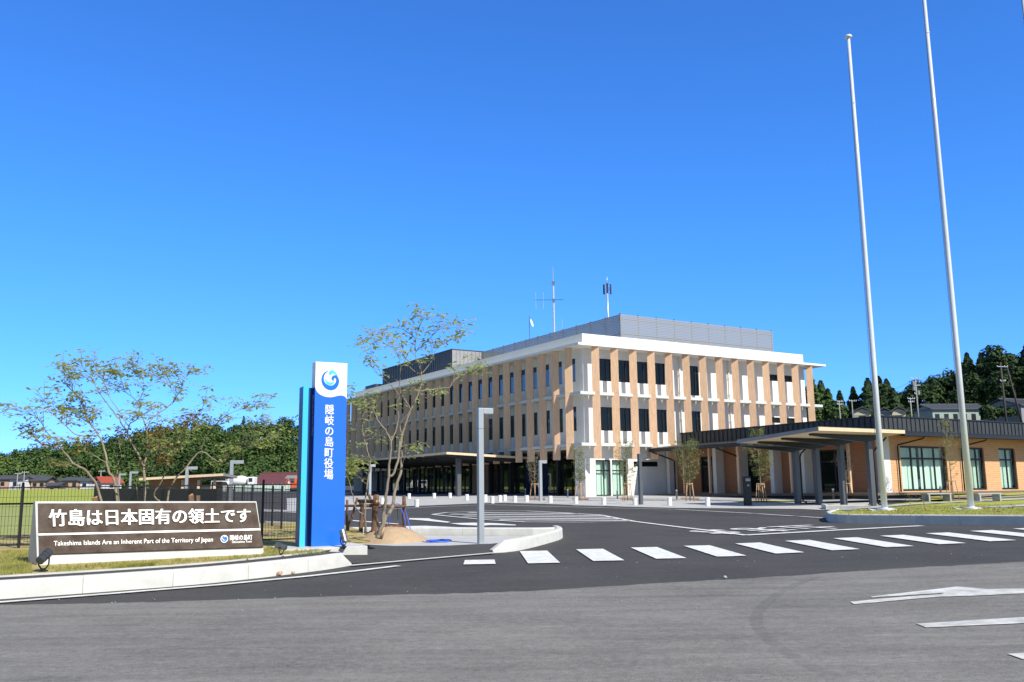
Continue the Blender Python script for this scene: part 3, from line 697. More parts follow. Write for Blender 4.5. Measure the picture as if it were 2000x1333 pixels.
# recessed ground floor of the long side
mb = MB(); RZ = 4.5
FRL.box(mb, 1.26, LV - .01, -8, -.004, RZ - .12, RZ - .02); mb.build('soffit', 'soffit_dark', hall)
mb = MB(); FRL.box(mb, 1.26, LV, -7.6, -7.4, ZG, RZ - .13); FRL.box(mb, 1.26, LV, -7.4, -2.2, ZG - .1, ZG + .02); mb.build('lobby_interior', 'room_dark', hall)
mb = MB()
for v0, v1, m_ in ((5.0, 6.2, 'room_warm'), (12.0, 14.0, 'room_warm'), (24, 25.5, 'house_white'), (31, 32, 'house_white'), (37, 39, 'room_warm')):
    q = MB(); FRL.box(q, v0, v1, -5.2, -5.0, ZG, ZG + 2.2); q.build('lobby_partition', m_, hall)
v0 = 1.26
vs_ = [1.26 + 1.715 * k for k in range(25)]
for k in range(24):
    a, b = vs_[k], vs_[k + 1]
    if 4 <= k <= 5:
        q = MB(); FRL.box(q, a, b, -2.3, -2.2, ZG, RZ - .13); q.build('entrance_panel', 'room_blue', hall); continue
    if 9 <= k <= 10:
        q = MB()
        for j in range(7):
            c = a + .12 + j * .245; FRL.box(q, c, c + .10, -2.1, -1.75, ZG, RZ - .13)
        q.build('timber_screen', 'fin_wood', hall)
    q = MB()
    FRL.box(q, a, a + .09, -2.28, -2.16, ZG, RZ - .13); FRL.box(q, a + .09, b, -2.26, -2.18, RZ - .3, RZ - .13); FRL.box(q, a + .09, b, -2.26, -2.18, ZG, ZG + .1)
    FRL.box(q, a + .09, b, -2.25, -2.19, ZG + 2.2, ZG + 2.28); FRL.box(q, a + .85, a + .91, -2.25, -2.19, ZG + .1, ZG + 2.2)
    f = q.build('lobby_glazing', 'frame_dark', hall)
    q = MB(); q.quad(FRL.p(a + .09, -2.22, ZG + .1), FRL.p(b, -2.22, ZG + .1), FRL.p(b, -2.22, RZ - .3), FRL.p(a + .09, -2.22, RZ - .3)); q.build('pane', 'glass_dark', f)
for k in range(1, 12):
    v = 1.26 + 1.715 * 2 * k; q = MB(); FRL.box(q, v - .12, v + .12, -1.0, -.76, ZG, RZ - .12); q.build('column', 'dark_metal', hall)
q = MB(); FRL.box(q, 1.26, LV, -3.5, .9, ZG - .3, ZG); q.build('plinth', 'paving', hall)
# entrance canopy, tilted up towards its edge
ca, cb, cu, ct = 7.6, 30., -7.0, .16
mb = MB(); mb.hexa([T(0, ca, 4.02), T(cu, ca, 4.32), T(cu, cb, 4.32), T(0, cb, 4.02), T(0, ca, 4.02 + ct), T(cu, ca, 4.32 + ct), T(cu, cb, 4.32 + ct), T(0, cb, 4.02 + ct)])
can = mb.build('entrance_canopy', 'seam_metal', hall)
mb = MB()
for a, b in (((0, ca - .03, 4.03), (cu - .03, ca - .03, 4.33)), ((cu - .03, ca - .03, 4.33), (cu - .03, cb, 4.33))):
    A_, B_ = T(*a), T(*b); t = (B_ - A_).normalized(); nr = t.cross(Z).normalized(); mb.obox((A_ + B_) / 2 + Z * .07, (t, nr, t.cross(nr)), ((B_ - A_).length / 2, .025, .085))
mb.build('canopy_fascia', 'fascia_wood', can)
mb = MB(); mb.quad(T(-.1, ca + .2, 4.0), T(cu + .9, ca + .2, 4.26), T(cu + .9, cb - .2, 4.26), T(-.1, cb - .2, 4.0))
for k in range(9):
    v = ca + .6 + k * 2.7; mb.hexa([T(-.1, v, 3.75), T(cu + 1, v, 4.05), T(cu + 1, v + .14, 4.05), T(-.1, v + .14, 3.75), T(-.1, v, 3.99), T(cu + 1, v, 4.25), T(cu + 1, v + .14, 4.25), T(-.1, v + .14, 3.99)])
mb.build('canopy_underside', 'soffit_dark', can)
for v in (9.2, 28.):
    mb = MB(); cc_ = T(-5.2, v, 0); z0 = g(cc_.x, cc_.y); FRL.box(mb, v - .16, v + .16, 5.04, 5.36, z0 - .1, 4.1); mb.build('canopy_column', 'grey_post', can)
# rooftop louvre screen
LVZ0, LVZ1 = 12.80, 14.92; la, lb = 4.66, 1.45
def louvre(fr, u0, u1, w, z0, z1, step=.128, hgt=.104):
    mb = MB(); z = z0
    while z + hgt <= z1 + 1e-6:
        fr.box(mb, u0, u1, w - .045, w, z, z + hgt); z += step
    o = mb.build('louvre_screen', 'slat_grey', hall); q = MB()
    n = max(2, round((u1 - u0) / 1.9))
    for k in range(n + 1):
        u = u0 + (u1 - u0) * k / n; u = min(max(u, u0 + .05), u1 - .05); fr.box(q, u - .025, u + .025, w - .14, w - .048, 12.1, z1)
    for z in (z0 + .5, z1 - .5): fr.box(q, u0, u1, w - .2, w - .142, z, z + .06)
    q.build('screen_post', 'grey_post', o)
louvre(FRR, la, 21.1, -lb, LVZ0, LVZ1); louvre(FRL, lb + .05, 22.9, -la, LVZ0, LVZ1)
louvre(FRR, la, 21.1, -22.9, LVZ0, LVZ1); 
for (u0, u1, v0, v1, h) in ((7, 10, 5, 9, 1.5), (12, 16, 4, 8, 1.7), (8, 13, 14, 19, 1.6)):
    q = MB(); FRR.box(q, u0, u1, -v1, -v0, 12.1, 12.1 + h); FRR.box(q, u0 + .3, u0 + 1.1, -v0, -v0 + .05, 12.3, 12.0 + h); q.build('roof_plant', 'seam_light', hall)
# rooftop stair house in standing-seam metal
ph0, ph1, pz = 23.6, 40.2, 14.95
q = MB(); FRL.box(q, ph0, ph1, -11, -1.8, 12.1, pz)
pent = q.build('stair_house', 'seam_mid', hall)
q = MB()
for k in range(int((ph1 - ph0) / .42)): FRL.box(q, ph0 + .2 + k * .42, ph0 + .235 + k * .42, -1.8, -1.755, 12.1, pz)
FRL.box(q, ph0 - .05, ph1 + .05, -11.05, -1.72, pz, pz + .08); q.build('standing_seams', 'seam_metal', pent)
q = MB(); p = FRL.p; q.quad(p(ph0 - .008, -11, 12.1), p(ph0 - .008, -1.8, 12.1), p(ph0 - .008, -1.8, pz - .01), p(ph0 - .008, -11, pz - .01))
for k in range(20): FRL.box(q, ph0 - .05, ph0 - .01, -2.25 - k * .42, -2.215 - k * .42, 12.1, pz - .01)
q.build('sunlit_seams', 'seam_light', pent)  # lighter metal over the sun-facing end, sunlight put into the colour
q = MB(); FRL.box(q, ph1 + .05, ph1 + 3, -4, -1.0, 12.1, 13.4); q.build('roof_plant', 'seam_metal', hall)

# ---- aerials standing on the roof
def aerial_base(px, py, u):
    v = solve(lambda v: T(u, v, 14.5), px, 0, 44); return T(u, v, 12.1)
b = aerial_base(1083, 640, 8.5); zt = zat(1081, 523, b.y)
t = thing('lattice_aerial', 'tall pale radio mast with side boom, left of the cellular panels on the roof', 'antenna', b)
mb = MB(); mb.tube([b, b + Z * (zt - 12.1) * .82], [.11, .075], 8); mb.tube([b + Z * (zt - 12.1) * .82, Vector((b.x, b.y, zt))], [.03, .02], 6)
for k in range(8):
    z = 13.5 + k * .62; mb.obox((b.x, b.y, z), (U, V, Z), (.09, .09, .02))
mb.build('mast', 'galv', t, smooth=False)
zb = zat(1083, 586, b.y); mb = MB(); c = Vector((b.x, b.y, zb)); mb.tube([c - RGT * 1.75, c + RGT * .9], .022, 6); mb.build('boom', 'antenna_dark', t)
for dx in (-1.65, -.95): mb = MB(); mb.tube([c + RGT * dx - Z * .85, c + RGT * dx + Z * .75], .014, 5); mb.build('dipole', 'galv', t)
mb = MB(); mb.obox(c + Z * 1.6, (RGT, FWD, Z), (.16, .1, .16)); mb.obox(c - Z * .05, (RGT, FWD, Z), (.13, .13, .16)); mb.build('bracket', 'steel', t)
b = aerial_base(1188.5, 612, 7.2); zt = zat(1187, 540, b.y)
t = thing('cellular_aerial', 'slim roof mast carrying three dark upright panel antennas', 'antenna', b)
mb = MB(); mb.tube([b, Vector((b.x, b.y, zt - .75))], [.09, .065], 8); mb.tube([Vector((b.x, b.y, zt - .75)), Vector((b.x, b.y, zt))], .02, 6); mb.build('mast', 'galv', t, smooth=True)
zc = (zat(1187, 554, b.y) + zat(1187, 576, b.y)) / 2
for a in (20, 150, 265):
    d = Vector((math.cos(R(a)), math.sin(R(a)), 0)); mb = MB(); mb.obox(Vector((b.x, b.y, zc)) + d * .30, (d, d.cross(Z), Z), (.05, .085, .42)); mb.build('panel_antenna', 'antenna_dark', t, bevel=.01)
    mb = MB(); mb.tube([Vector((b.x, b.y, zc + .25)), Vector((b.x, b.y, zc + .25)) + d * .27], .02, 5); mb.tube([Vector((b.x, b.y, zc - .25)), Vector((b.x, b.y, zc - .25)) + d * .27], .02, 5); mb.build('bracket', 'galv', t)
b = aerial_base(1035, 650, 10.5); zt = zat(1035, 617, b.y)
t = thing('satellite_aerial', 'short roof mast with a small tilted white dish', 'antenna', b)
mb = MB(); mb.tube([b, Vector((b.x, b.y, zt))], .035, 6); mb.build('mast', 'steel', t)
mb = MB(); c = Vector((b.x + .2, b.y, zt - .75)); ax = Vector((.9, -.3, .25)).normalized(); s1 = ax.orthogonal().normalized(); s2 = ax.cross(s1)
vs = []; 
for r_, h_ in ((.02, -.08), (.22, -.03), (.42, .05)):
    vs += [c + ax * h_ + (s1 * math.cos(2 * math.pi * j / 14) + s2 * math.sin(2 * math.pi * j / 14)) * r_ for j in range(14)]
mb.add(vs, [(i * 14 + j, i * 14 + (j + 1) % 14, (i + 1) * 14 + (j + 1) % 14, (i + 1) * 14 + j) for i in range(2) for j in range(14)]); mb.build('dish', 'white_gloss', t, smooth=True)
b = aerial_base(1099, 640, 9); zt = zat(1099, 623, b.y)
mb = MB(); mb.tube([b, Vector((b.x, b.y, zt))], [.03, .015], 6); tag(mb.build('lightning_rod', 'galv', loc=b), 'thin bare rod just right of the tall radio mast', 'rod')

# ================================================================== timber annex
uE = ur(1312, 5.5); E0 = FRR.p(uE, 0, 0)
tA = solve(lambda t: E0 - V * t + Z * 1.2, 1731, 0, 40); A0 = E0 - V * tA
FA = Fr(A0, U, -V); FB = Fr(A0, V, -U)       # sunlit front, shaded porch side
AZ = zat(1731, 962, A0.y); AT = zat(1733, 813.7, A0.y); AM = zat(1733, 840, A0.y); AG = g(A0.x, A0.y)
LA, LB = 34., tA - .96
anx = thing('wooden_annex', 'long single storey timber clad annex with dark seamed metal roof band and deep eaves', 'building', (A0.x, A0.y, AG))
def ua(px): return solve(lambda u: FA.p(u, 0, 3), px, -5, 60)
def vb(px, w=0): return solve(lambda v: FB.p(v, w, 3), px, -8, 30)
wt = zat(1800, 872, FA.p(4, 0, 0).y); EZ = AM - .35
holes = []
for a, b in ((1760, 1849.6), (1896, 1923.5), (1952.6, 1984.7), (2030, 2075), (2130, 2200)): holes.append((ua(a), ua(b), AZ + .05, wt))
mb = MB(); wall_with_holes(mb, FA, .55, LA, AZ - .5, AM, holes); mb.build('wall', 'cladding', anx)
for i, (a, b, c, d) in enumerate(holes):
    n = 4 if i == 0 else 2; ms = tuple(a + (b - a) * k / n for k in range(1, n)); tz = c + (d - c) * .72
    window(anx, FA, a, b, c, d, 'glass_clear', mull=ms, trans=(tz,), fw=.11, rev=.16)
    q = MB(); m_ = 40
    for k in range(m_):
        x0, x1 = a + (b - a) * k / m_, a + (b - a) * (k + 1) / m_
        if i == 0 and 17 < k < 20: continue
        q.quad(*[FA.p(x, -.38 + .03 * math.sin((k + j) * 1.7), z) for x, j, z in ((x0, 0, c), (x1, 1, c), (x1, 1, d), (x0, 0, d))])
    q.build('curtain', 'curtain', anx, smooth=True)
    q = MB(); FA.box(q, a, b, -2.2, -2.1, c, d); q.build('interior', 'room_dark', anx)
mb = MB(); FA.box(mb, 0, .55, -.5, .03, AG - .1, AM); mb.build('corner_pier', 'white_paint', anx)
# porch side: timber wall, glazed openings, white piers
hb = [(vb(1660), vb(1600), AZ + .05, wt - .1), (vb(1484), vb(1440), AZ + .05, wt - .1), (vb(1402), vb(1368), AZ + .05, wt - .1)]
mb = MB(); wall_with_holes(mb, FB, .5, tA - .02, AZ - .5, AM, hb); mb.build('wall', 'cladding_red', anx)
for a, b, c, d in hb: window(anx, FB, a, b, c, d, 'pane_black', mull=((a + b) / 2,), trans=(c + (d - c) * .72,), fw=.09)
for px in (1583, 1523, 1458, 1411, 1300):
    v = min(vb(px), tA - .3); q = MB(); FB.box(q, v - .16, v + .16, .002, .75, AG - .1, AM - .25); q.build('pier', 'white_paint', anx)
for px in (1658, 1545, 1443, 1386, 1336):
    v = vb(px, 1.9); 
    if v < tA - 1: q = MB(); FB.box(q, v - .07, v + .07, 1.83, 1.97, AZ, AM - .3); q.build('porch_post', 'fin_wood', anx)
# deck
mb = MB(); FA.box(mb, -2.6, LA, -.5, .9, AZ - .16, AZ - .02); FB.box(mb, .51, tA - 1, .0, 2.6, AZ - .16, AZ - .02); mb.build('deck', 'deck', anx)
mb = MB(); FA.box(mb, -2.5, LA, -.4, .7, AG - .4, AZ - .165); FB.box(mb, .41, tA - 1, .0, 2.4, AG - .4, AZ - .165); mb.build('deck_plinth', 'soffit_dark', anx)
# upper roof band and its seams
mb = MB(); mb.prism([T(0, 0, 0) * 0 + FA.p(0, 0, AM), FA.p(LA, 0, AM), FA.p(LA, -LB, AM), FA.p(0, -LB, AM)], Z * (AT - AM)); roof = mb.build('roof', 'seam_metal', anx)
mb = MB()
for k in range(int(LA / .42)): FA.box(mb, .25 + k * .42, .285 + k * .42, .0, .045, AM, AT - .02)
for k in range(int(LB / .42)): FB.box(mb, .25 + k * .42, .285 + k * .42, .0, .045, AM, AT - .02)
FA.box(mb, -.06, LA, -.4, .06, AT, AT + .07); FB.box(mb, .4, LB, -.4, .06, AT, AT + .07); mb.build('standing_seams', 'dark_metal', roof)
# eaves: sunlit front 1.4 m, porch side 3.1 m
WF, WB = 1.4, 3.1
mb = MB()
mb.add([FA.p(0, .0, AM), FA.p(LA, .0, AM), FA.p(LA, WF, EZ + .1), FA.p(-.0, WF, EZ + .1), FA.p(0, 0, AM - .1), FA.p(LA, 0, AM - .1), FA.p(LA, WF, EZ - .08), FA.p(0, WF, EZ - .08)],
       [(0, 1, 2, 3), (7, 6, 5, 4), (3, 2, 6, 7), (1, 5, 6, 2), (0, 3, 7, 4)])
e0 = zat(1244, 877, FB.p(LB, WB, 0).y); 
mb.add([FB.p(-WF, 0, AM - .001), FB.p(LB, 0, AM - .001), FB.p(LB, WB, e0), FB.p(-WF, WB, e0), FB.p(-WF, 0, AM - .12), FB.p(LB, 0, AM - .12), FB.p(LB, WB, e0 - .26), FB.p(-WF, WB, e0 - .26)],
       [(0, 1, 2, 3), (3, 2, 6, 7), (1, 5, 6, 2), (0, 3, 7, 4)])
eav = mb.build('eaves', 'dark_metal', anx)
mb = MB(); mb.quad(FB.p(-WF + .05, .0, AM - .14), FB.p(LB, .0, AM - .14), FB.p(LB, WB - .08, e0 - .262), FB.p(-WF + .05, WB - .08, e0 - .262)); 
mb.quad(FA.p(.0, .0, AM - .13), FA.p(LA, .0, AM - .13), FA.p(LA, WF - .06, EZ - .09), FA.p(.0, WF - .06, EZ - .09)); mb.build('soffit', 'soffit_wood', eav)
mb = MB(); FA.box(mb, -.02, LA, WF, WF + .12, EZ - .06, EZ + .1); mb.build('gutter', 'dark_metal', eav)
# downpipes with their swan necks
def downpipe(fr, u, w, zt, zb, name='downpipe', m='frame_dark', parent=None, wall=.12):
    q = MB(); q.tube([fr.p(u + .9, w, zt), fr.p(u + .9, w - .1, zt - .12), fr.p(u + .05, wall, zt - .45), fr.p(u, wall, zt - .6), fr.p(u, wall, zb)], .045, 8); return q.build(name, m, parent, smooth=True)
for px in (1752, 1876, 2010): downpipe(FA, ua(px), WF - .1, EZ - .05, AZ, parent=anx)
for px in (1447, 1290): 
    v = min(vb(px, .8), tA - 1.2); q = MB(); q.tube([FB.p(v + .1, WB - .2, e0 - .25), FB.p(v, 1.2, e0 - .75), FB.p(v, .9, e0 - .9), FB.p(v, .9, AZ)], .05, 8); q.build('downpipe', 'frame_dark', anx, smooth=True)

# ================================================================== drive-through canopy
c4 = G(1705, 987); c4 = Vector((P(1705, 987, 44.6).x, 44.6, 0)); FCV = Fr(c4, V, -U)
def vc(px): return solve(lambda v: FCV.p(v, 0, 2), px, -2, 30)
cols = [0, vc(1645), vc(1597), vc(1556)]
pc = thing('porte_cochere', 'open drive-through canopy on four dark steel columns with pale timber edge', 'canopy', (c4.x, c4.y, g(c4.x, c4.y)))
wn = solve(lambda w: FCV.p(-.9, w, 4.2), 1598, -6, 12); we = solve(lambda w: FCV.p(-.9, w, 4.2), 1766, -12, 6)
Nn = FCV.p(-.9, wn, 0); Ne = FCV.p(-.9, we, 0)
zn0, zn1 = zat(1598, 841.5, Nn.y), zat(1598, 833, Nn.y)
vf = solve(lambda v: FCV.p(v, wn, 4), 1440, 0, 30); zf = zat(1440, 866, FCV.p(vf, wn, 0).y)
thk = zn1 - zn0
mb = MB(); mb.hexa([FCV.p(-.9, we, zn0), FCV.p(-.9, wn, zn0), FCV.p(vf, wn, zf), FCV.p(vf, we, zf), FCV.p(-.9, we, zn1), FCV.p(-.9, wn, zn1), FCV.p(vf, wn, zf + thk), FCV.p(vf, we, zf + thk)]); rf = mb.build('roof', 'seam_metal', pc)
mb = MB(); q = lambda a, b, c: FCV.p(a, b, c)
mb.hexa([q(-.95, we + .0, zn0 - .0), q(-.95, wn + .03, zn0), q(-.902, wn + .03, zn0), q(-.902, we, zn0), q(-.95, we, zn1 - .03), q(-.95, wn + .03, zn1 - .03), q(-.902, wn + .03, zn1 - .03), q(-.902, we, zn1 - .03)])
mb.build('fascia', 'fascia_wood', rf)
mb = MB(); mb.hexa([q(-.9, wn + .002, zn0), q(-.9, wn + .04, zn0), q(vf, wn + .04, zf), q(vf, wn + .002, zf), q(-.9, wn + .002, zn1 - .03), q(-.9, wn + .04, zn1 - .03), q(vf, wn + .04, zf + thk - .03), q(vf, wn + .002, zf + thk - .03)]); mb.build('side_fascia', 'seam_light', rf)
mb = MB(); mb.quad(q(-.85, we, zn0 - .006), q(-.85, wn, zn0 - .006), q(vf, wn, zf - .006), q(vf, we, zf - .006)); mb.build('soffit', 'fascia_wood', rf)
for v in cols:
    zr = zn0 + (zf - zn0) * (v + .9) / (vf + .9)
    cc_ = FCV.p(v, 0, 0); z0 = g(cc_.x, cc_.y)
    mb = MB(); FCV.box(mb, v - .11, v + .11, -.15, .15, z0 - .1, zr - .3); mb.build('column', 'grey_post', pc, bevel=.01)
    mb = MB(); mb.hexa([q(v - .09, we + .6, zr - .12), q(v + .09, we + .6, zr - .12), q(v + .09, we + .6, zr - .02), q(v - .09, we + .6, zr - .02), q(v - .09, .25, zr - .36), q(v + .09, .25, zr - .36), q(v + .09, .25, zr - .02), q(v - .09, .25, zr - .02)])
    mb.hexa([q(v - .09, .25, zr - .36), q(v + .09, .25, zr - .36), q(v + .09, .25, zr - .02), q(v - .09, .25, zr - .02), q(v - .09, wn - .5, zr - .10), q(v + .09, wn - .5, zr - .10), q(v + .09, wn - .5, zr - .02), q(v - .09, wn - .5, zr - .02)])
    mb.build('beam', 'dark_metal', pc)
for v in (cols[0], cols[3]):
    cc_ = FCV.p(v, -.35, 0); z0 = g(cc_.x, cc_.y); mb = MB()
    mb.tube([q(v, we + .2, zn0 - .15), q(v, -.45, zn0 - .75), q(v, -.36, zn0 - .95), q(v, -.36, z0 + .5), q(v, -.40, z0 + .12), q(v, -.62, z0 + .1), q(v, -.66, z0 - .05)], .045, 8); mb.build('downpipe', 'frame_dark', pc, smooth=True)

# ================================================================== monument sign
def ray_plane(px, py, o, n):
    d = ray(px, py); t = (o - Vector((0, 0, H))).dot(n) / d.dot(n); return Vector((0, 0, H)) + d * t
BL = G(73.4, 1104.8, VZ); BR = G(517.5, 1082.4, VZ); zb = min(BL.z, BR.z) - .06
ax = BR - BL; ax.z = 0; ML = ax.length; ax.normalize(); out = Vector((ax.y, -ax.x, 0))
ms = .42
def k_for(p, px): return solve(lambda k: p + ax * k, px, -1.5, 1.5)
mh = min((abs(proj(BL - out * ms + Z * (k * .004))[1] - 979.4), k * .004) for k in range(150, 320))[1]
TL = BL - out * ms + Z * mh; TL = TL + ax * k_for(TL, 68.6)
mh_r = min((abs(proj(BR - out * ms + Z * (k * .004))[1] - 979.4), k * .004) for k in range(150, 320))[1]
TR = BR - out * ms + Z * mh_r; TR = TR + ax * k_for(TR, 501); bk = .10
BLb = BL - out * .72; BLb = BLb + ax * k_for(BLb, 53.8); TLb = TL - out * bk; TLb = TLb + ax * k_for(TLb, 65.2); BRb = BR - out * .72; TRb = TR - out * bk
def bold(mb, du, s, fn, depth, **k):
    for i, (x, y) in enumerate(((-1, 0), (1, 0), (0, .45), (0, -.45))): solid_text(mb, s, lambda u, v, d_: fn(u + x * du, v + y * du * (2.2 if du < .01 else .1), d_), depth + i * .0006, **k)
mon = thing('monument_sign', 'low sloping concrete monument faced with brown panels and raised white lettering', 'sign', BL)
mb = MB()
mb.hexa([Vector((BL.x, BL.y, zb)), Vector((BR.x, BR.y, zb)), Vector((BRb.x, BRb.y, zb)), Vector((BLb.x, BLb.y, zb)), TL, TR, TRb, TLb])
mb.build('body', 'concrete', mon, bevel=.008)
fnr = (BR - BL).cross(TL - BL).normalized()
if fnr.dot(out) < 0: fnr = -fnr
def quad_on(o, n, px4, lift=0.):
    c = [ray_plane(x, y, o + n * lift, n) for x, y in px4]      # TL, TR, BR, BL
    return c
def face_fn(c, n):
    def fn(u, v, d):
        a = c[3].lerp(c[2], u); b = c[0].lerp(c[1], u); return a.lerp(b, v) + n * d
    return fn
for nm, q4 in (('panel', [(73.9, 984.2), (499.0, 982.6), (507.0, 1032.7), (75.2, 1043.0)]), ('panel', [(75.6, 1047.4), (508.4, 1037), (514.4, 1068.4), (76.8, 1083.8)])):
    c = quad_on(BL, fnr, q4); mb = MB(); mb.hexa([c[3] - fnr * .02, c[2] - fnr * .02, c[1] - fnr * .02, c[0] - fnr * .02, c[3] + fnr * .012, c[2] + fnr * .012, c[1] + fnr * .012, c[0] + fnr * .012]); mb.build(nm, 'panel_brown', mon)
o2 = BL + fnr * .012
cq = quad_on(BL, fnr, [(74.6, 1043.6), (507.3, 1033.3), (507.6, 1036.6), (74.9, 1047.0)]); mb = MB(); mb.hexa([q - fnr * .02 for q in cq] + [q + fnr * .018 for q in cq]); mb.build('divider', 'white_gloss', mon)
mb = MB(); bold(mb, .0022, '竹島は日本固有の領土です', face_fn(quad_on(o2, fnr, [(95.2, 996.5), (488, 994.5), (487.5, 1021.8), (96.4, 1030)]), fnr), .03, offset=0); mb.build('lettering', 'white_gloss', mon)
mb = MB(); solid_text(mb, 'Takeshima Islands Are an Inherent Part of the Territory of Japan', face_fn(quad_on(o2, fnr, [(105, 1057.5), (415.6, 1049.8), (415.6, 1061.2), (105, 1069.5)]), fnr), .008, offset=0); mb.build('lettering', 'white_gloss', mon)
mb = MB(); solid_text(mb, '隠岐の島町', face_fn(quad_on(o2, fnr, [(449, 1045.8), (492.5, 1044.6), (492.5, 1055), (449, 1056.2)]), fnr), .006, offset=.006); mb.build('lettering', 'white_gloss', mon)
mb = MB(); solid_text(mb, 'Okinoshima Town', face_fn(quad_on(o2, fnr, [(453, 1057.3), (491.5, 1056), (491.5, 1060), (453, 1061.3)]), fnr), .005, offset=.004); mb.build('lettering', 'white_gloss', mon)
EMB_BLUE = ([(-.22, 1.0), (-.60, .80), (-.85, .42), (-.92, -.05), (-.75, -.50), (-.38, -.82), (.08, -.92), (.52, -.75), (.82, -.35), (.86, .08), (.68, .36), (.42, .36), (.27, .14), (.42, -.05)],
            [.02, .16, .24, .30, .40, .50, .54, .52, .42, .34, .32, .34, .30, .12])
EMB_C1 = ([(.02, .56), (.02, .80), (.24, .94), (.52, .82), (.74, .60), (.88, .46)], [.26, .42, .36, .26, .14, .02])
EMB_C2 = ([(-.60, .12), (-.50, -.18), (-.24, -.40), (.08, -.44), (.32, -.32), (.46, -.22)], [.02, .18, .30, .30, .18, .02])
def emblem(parent, fnq, n, d, white=False):
    if white:
        mb = MB(); mb.add([fnq(1.28 * math.cos(k * .2618), 1.28 * math.sin(k * .2618), d) for k in range(24)], [tuple(range(24))]); mb.build('emblem', 'white_gloss', parent); d += .003
        mb = MB(); mb.add([fnq(1.08 * math.cos(k * .2618), 1.08 * math.sin(k * .2618), d) for k in range(24)], [tuple(range(24))]); mb.build('emblem', 'logo_blue', parent); d += .003
        mb = MB(); ribbon(mb, EMB_C1[0], [w_ * .5 for w_ in EMB_C1[1]], fnq, d); ribbon(mb, [(-.45, .55), (-.62, .1), (-.4, -.35), (.05, -.55), (.4, -.42)], [.03, .14, .16, .14, .03], fnq, d + .0012); mb.build('emblem', 'white_gloss', parent); return
    mb = MB(); ribbon(mb, *EMB_BLUE, fnq, d); b_ = mb.build('emblem', 'logo_blue', parent)
    mb = MB(); ribbon(mb, *EMB_C1, fnq, d + .001); ribbon(mb, *EMB_C2, fnq, d + .001); mb.build('emblem', 'logo_cyan', parent)
c = quad_on(o2, fnr, [(430.8, 1046.2), (445.2, 1045.6), (445.2, 1060.2), (430.8, 1060.8)]); f0 = face_fn(c, fnr)
emblem(mon, lambda x, y, d: f0((x * .78 + 1) / 2, (y * .78 + 1) / 2, d), fnr, .005, white=True)

# ================================================================== blue pylon sign
PZ = .27
pl = G(608, 1067, PZ); pr = G(672, 1065.5, PZ); pa = pr - pl; pa.z = 0; pw = pa.length; pa.normalize()
rot = R(4); pa = Vector((pa.x * math.cos(rot) - pa.y * math.sin(rot), pa.x * math.sin(rot) + pa.y * math.cos(rot), 0)); pa = Vector((math.cos(R(27)), math.sin(R(27)), 0))
pw = min((abs(proj(pl + pa * (k * .005))[0] - 672), k * .005) for k in range(60, 200))[1]
pn = Vector((pa.y, -pa.x, 0)); z0p = pl.z; ztp = zat(614, 708, pl.y)
pyl = thing('pylon_sign', 'tall blue pylon sign with white top, swirl emblem and vertical white lettering', 'sign', pl)
pdp = .24; zsp = z0p + (ztp - z0p) * .80; zsd = zat(610, 756, pl.y)
def pp(u, w, z): return Vector((pl.x + pa.x * u + pn.x * w, pl.y + pa.y * u + pn.y * w, z))
def pbox(mb, u0, u1, w0, w1, a, b): mb.hexa([pp(u0, w0, a), pp(u1, w0, a), pp(u1, w1, a), pp(u0, w1, a), pp(u0, w0, b), pp(u1, w0, b), pp(u1, w1, b), pp(u0, w1, b)])
mb = MB(); pbox(mb, 0, pw, -pdp, 0, z0p - .05, zsd); pbox(mb, .012, pw - .012, -pdp + .012, -.004, zsd, ztp - .3); mb.build('body', 'pylon_blue', pyl)
mb = MB(); pbox(mb, -.003, .011, -pdp - .003, -.001, z0p, zsd - .002); mb.build('side_shade', 'pylon_blue_shaded', pyl)  # thin dark sheet over the blue side, standing for its shade
mb = MB(); pbox(mb, 0, .010, -pdp, -.001, zsd, ztp); pbox(mb, .010, pw, -pdp, -pdp + .010, zsd, ztp); pbox(mb, 0, pw, -pdp, 0, ztp, ztp + .012)
wave = [(0, .768), (.03, .735), (.09, .705), (.18, .682), (.30, .668), (.42, .664), (.54, .668), (.66, .680), (.76, .690), (.86, .690), (.93, .680), (.98, .662), (1, .650)]
# heights above are shares of the part of the face between 50 % and 100 %
wz = lambda s: z0p + (ztp - z0p) * (.5 + s * .5)
zz = lambda y: zat(640, y, pl.y + .15)
wv_ = [(0, 757), (.02, 762), (.06, 767), (.14, 771.5), (.26, 775), (.38, 776.6), (.50, 776.6), (.62, 775), (.74, 772.8), (.84, 772.3), (.92, 773.6), (.97, 776), (1, 779)]
poly = [pp(pw * s, .0, zz(y)) for s, y in wv_] + [pp(pw, 0, ztp), pp(0, 0, ztp)]
mb.prism(poly, pn * .006); mb.build('header', 'white_gloss', pyl)
o3 = pp(0, .0065, 0)
mb = MB(); bold(mb, .022, '隠\n岐\nの\n島\n町\n役\n場', face_fn(quad_on(pp(0, .002, 0), pn, [(634.9, 790.5), (652.2, 791.2), (650.2, 937), (632.6, 936)]), pn), .006, offset=0, vertical=True); mb.build('lettering', 'white_gloss', pyl)
sd_n = -pa; so_ = pp(-.0035, 0, 0)
zq0, zq1 = zat(610, 771, pl.y), zat(610, 851, pl.y)
def sidefn(u, v, d): return pp(-.0035 - d, -.028 - (1 - v) * .075 - .04, zq0 + (zq1 - zq0) * u)
mb = MB(); solid_text(mb, 'Okinoshima Town Office', sidefn, .002, offset=.003); mb.build('lettering', 'white_gloss', pyl)
c = quad_on(o3, pn, [(628.9, 724.4), (661.5, 726), (661.3, 760.4), (628.7, 758.8)]); f1 = face_fn(c, pn)
emblem(pyl, lambda x, y, d: f1((x + 1) / 2, (y + 1) / 2, d), pn, .002)
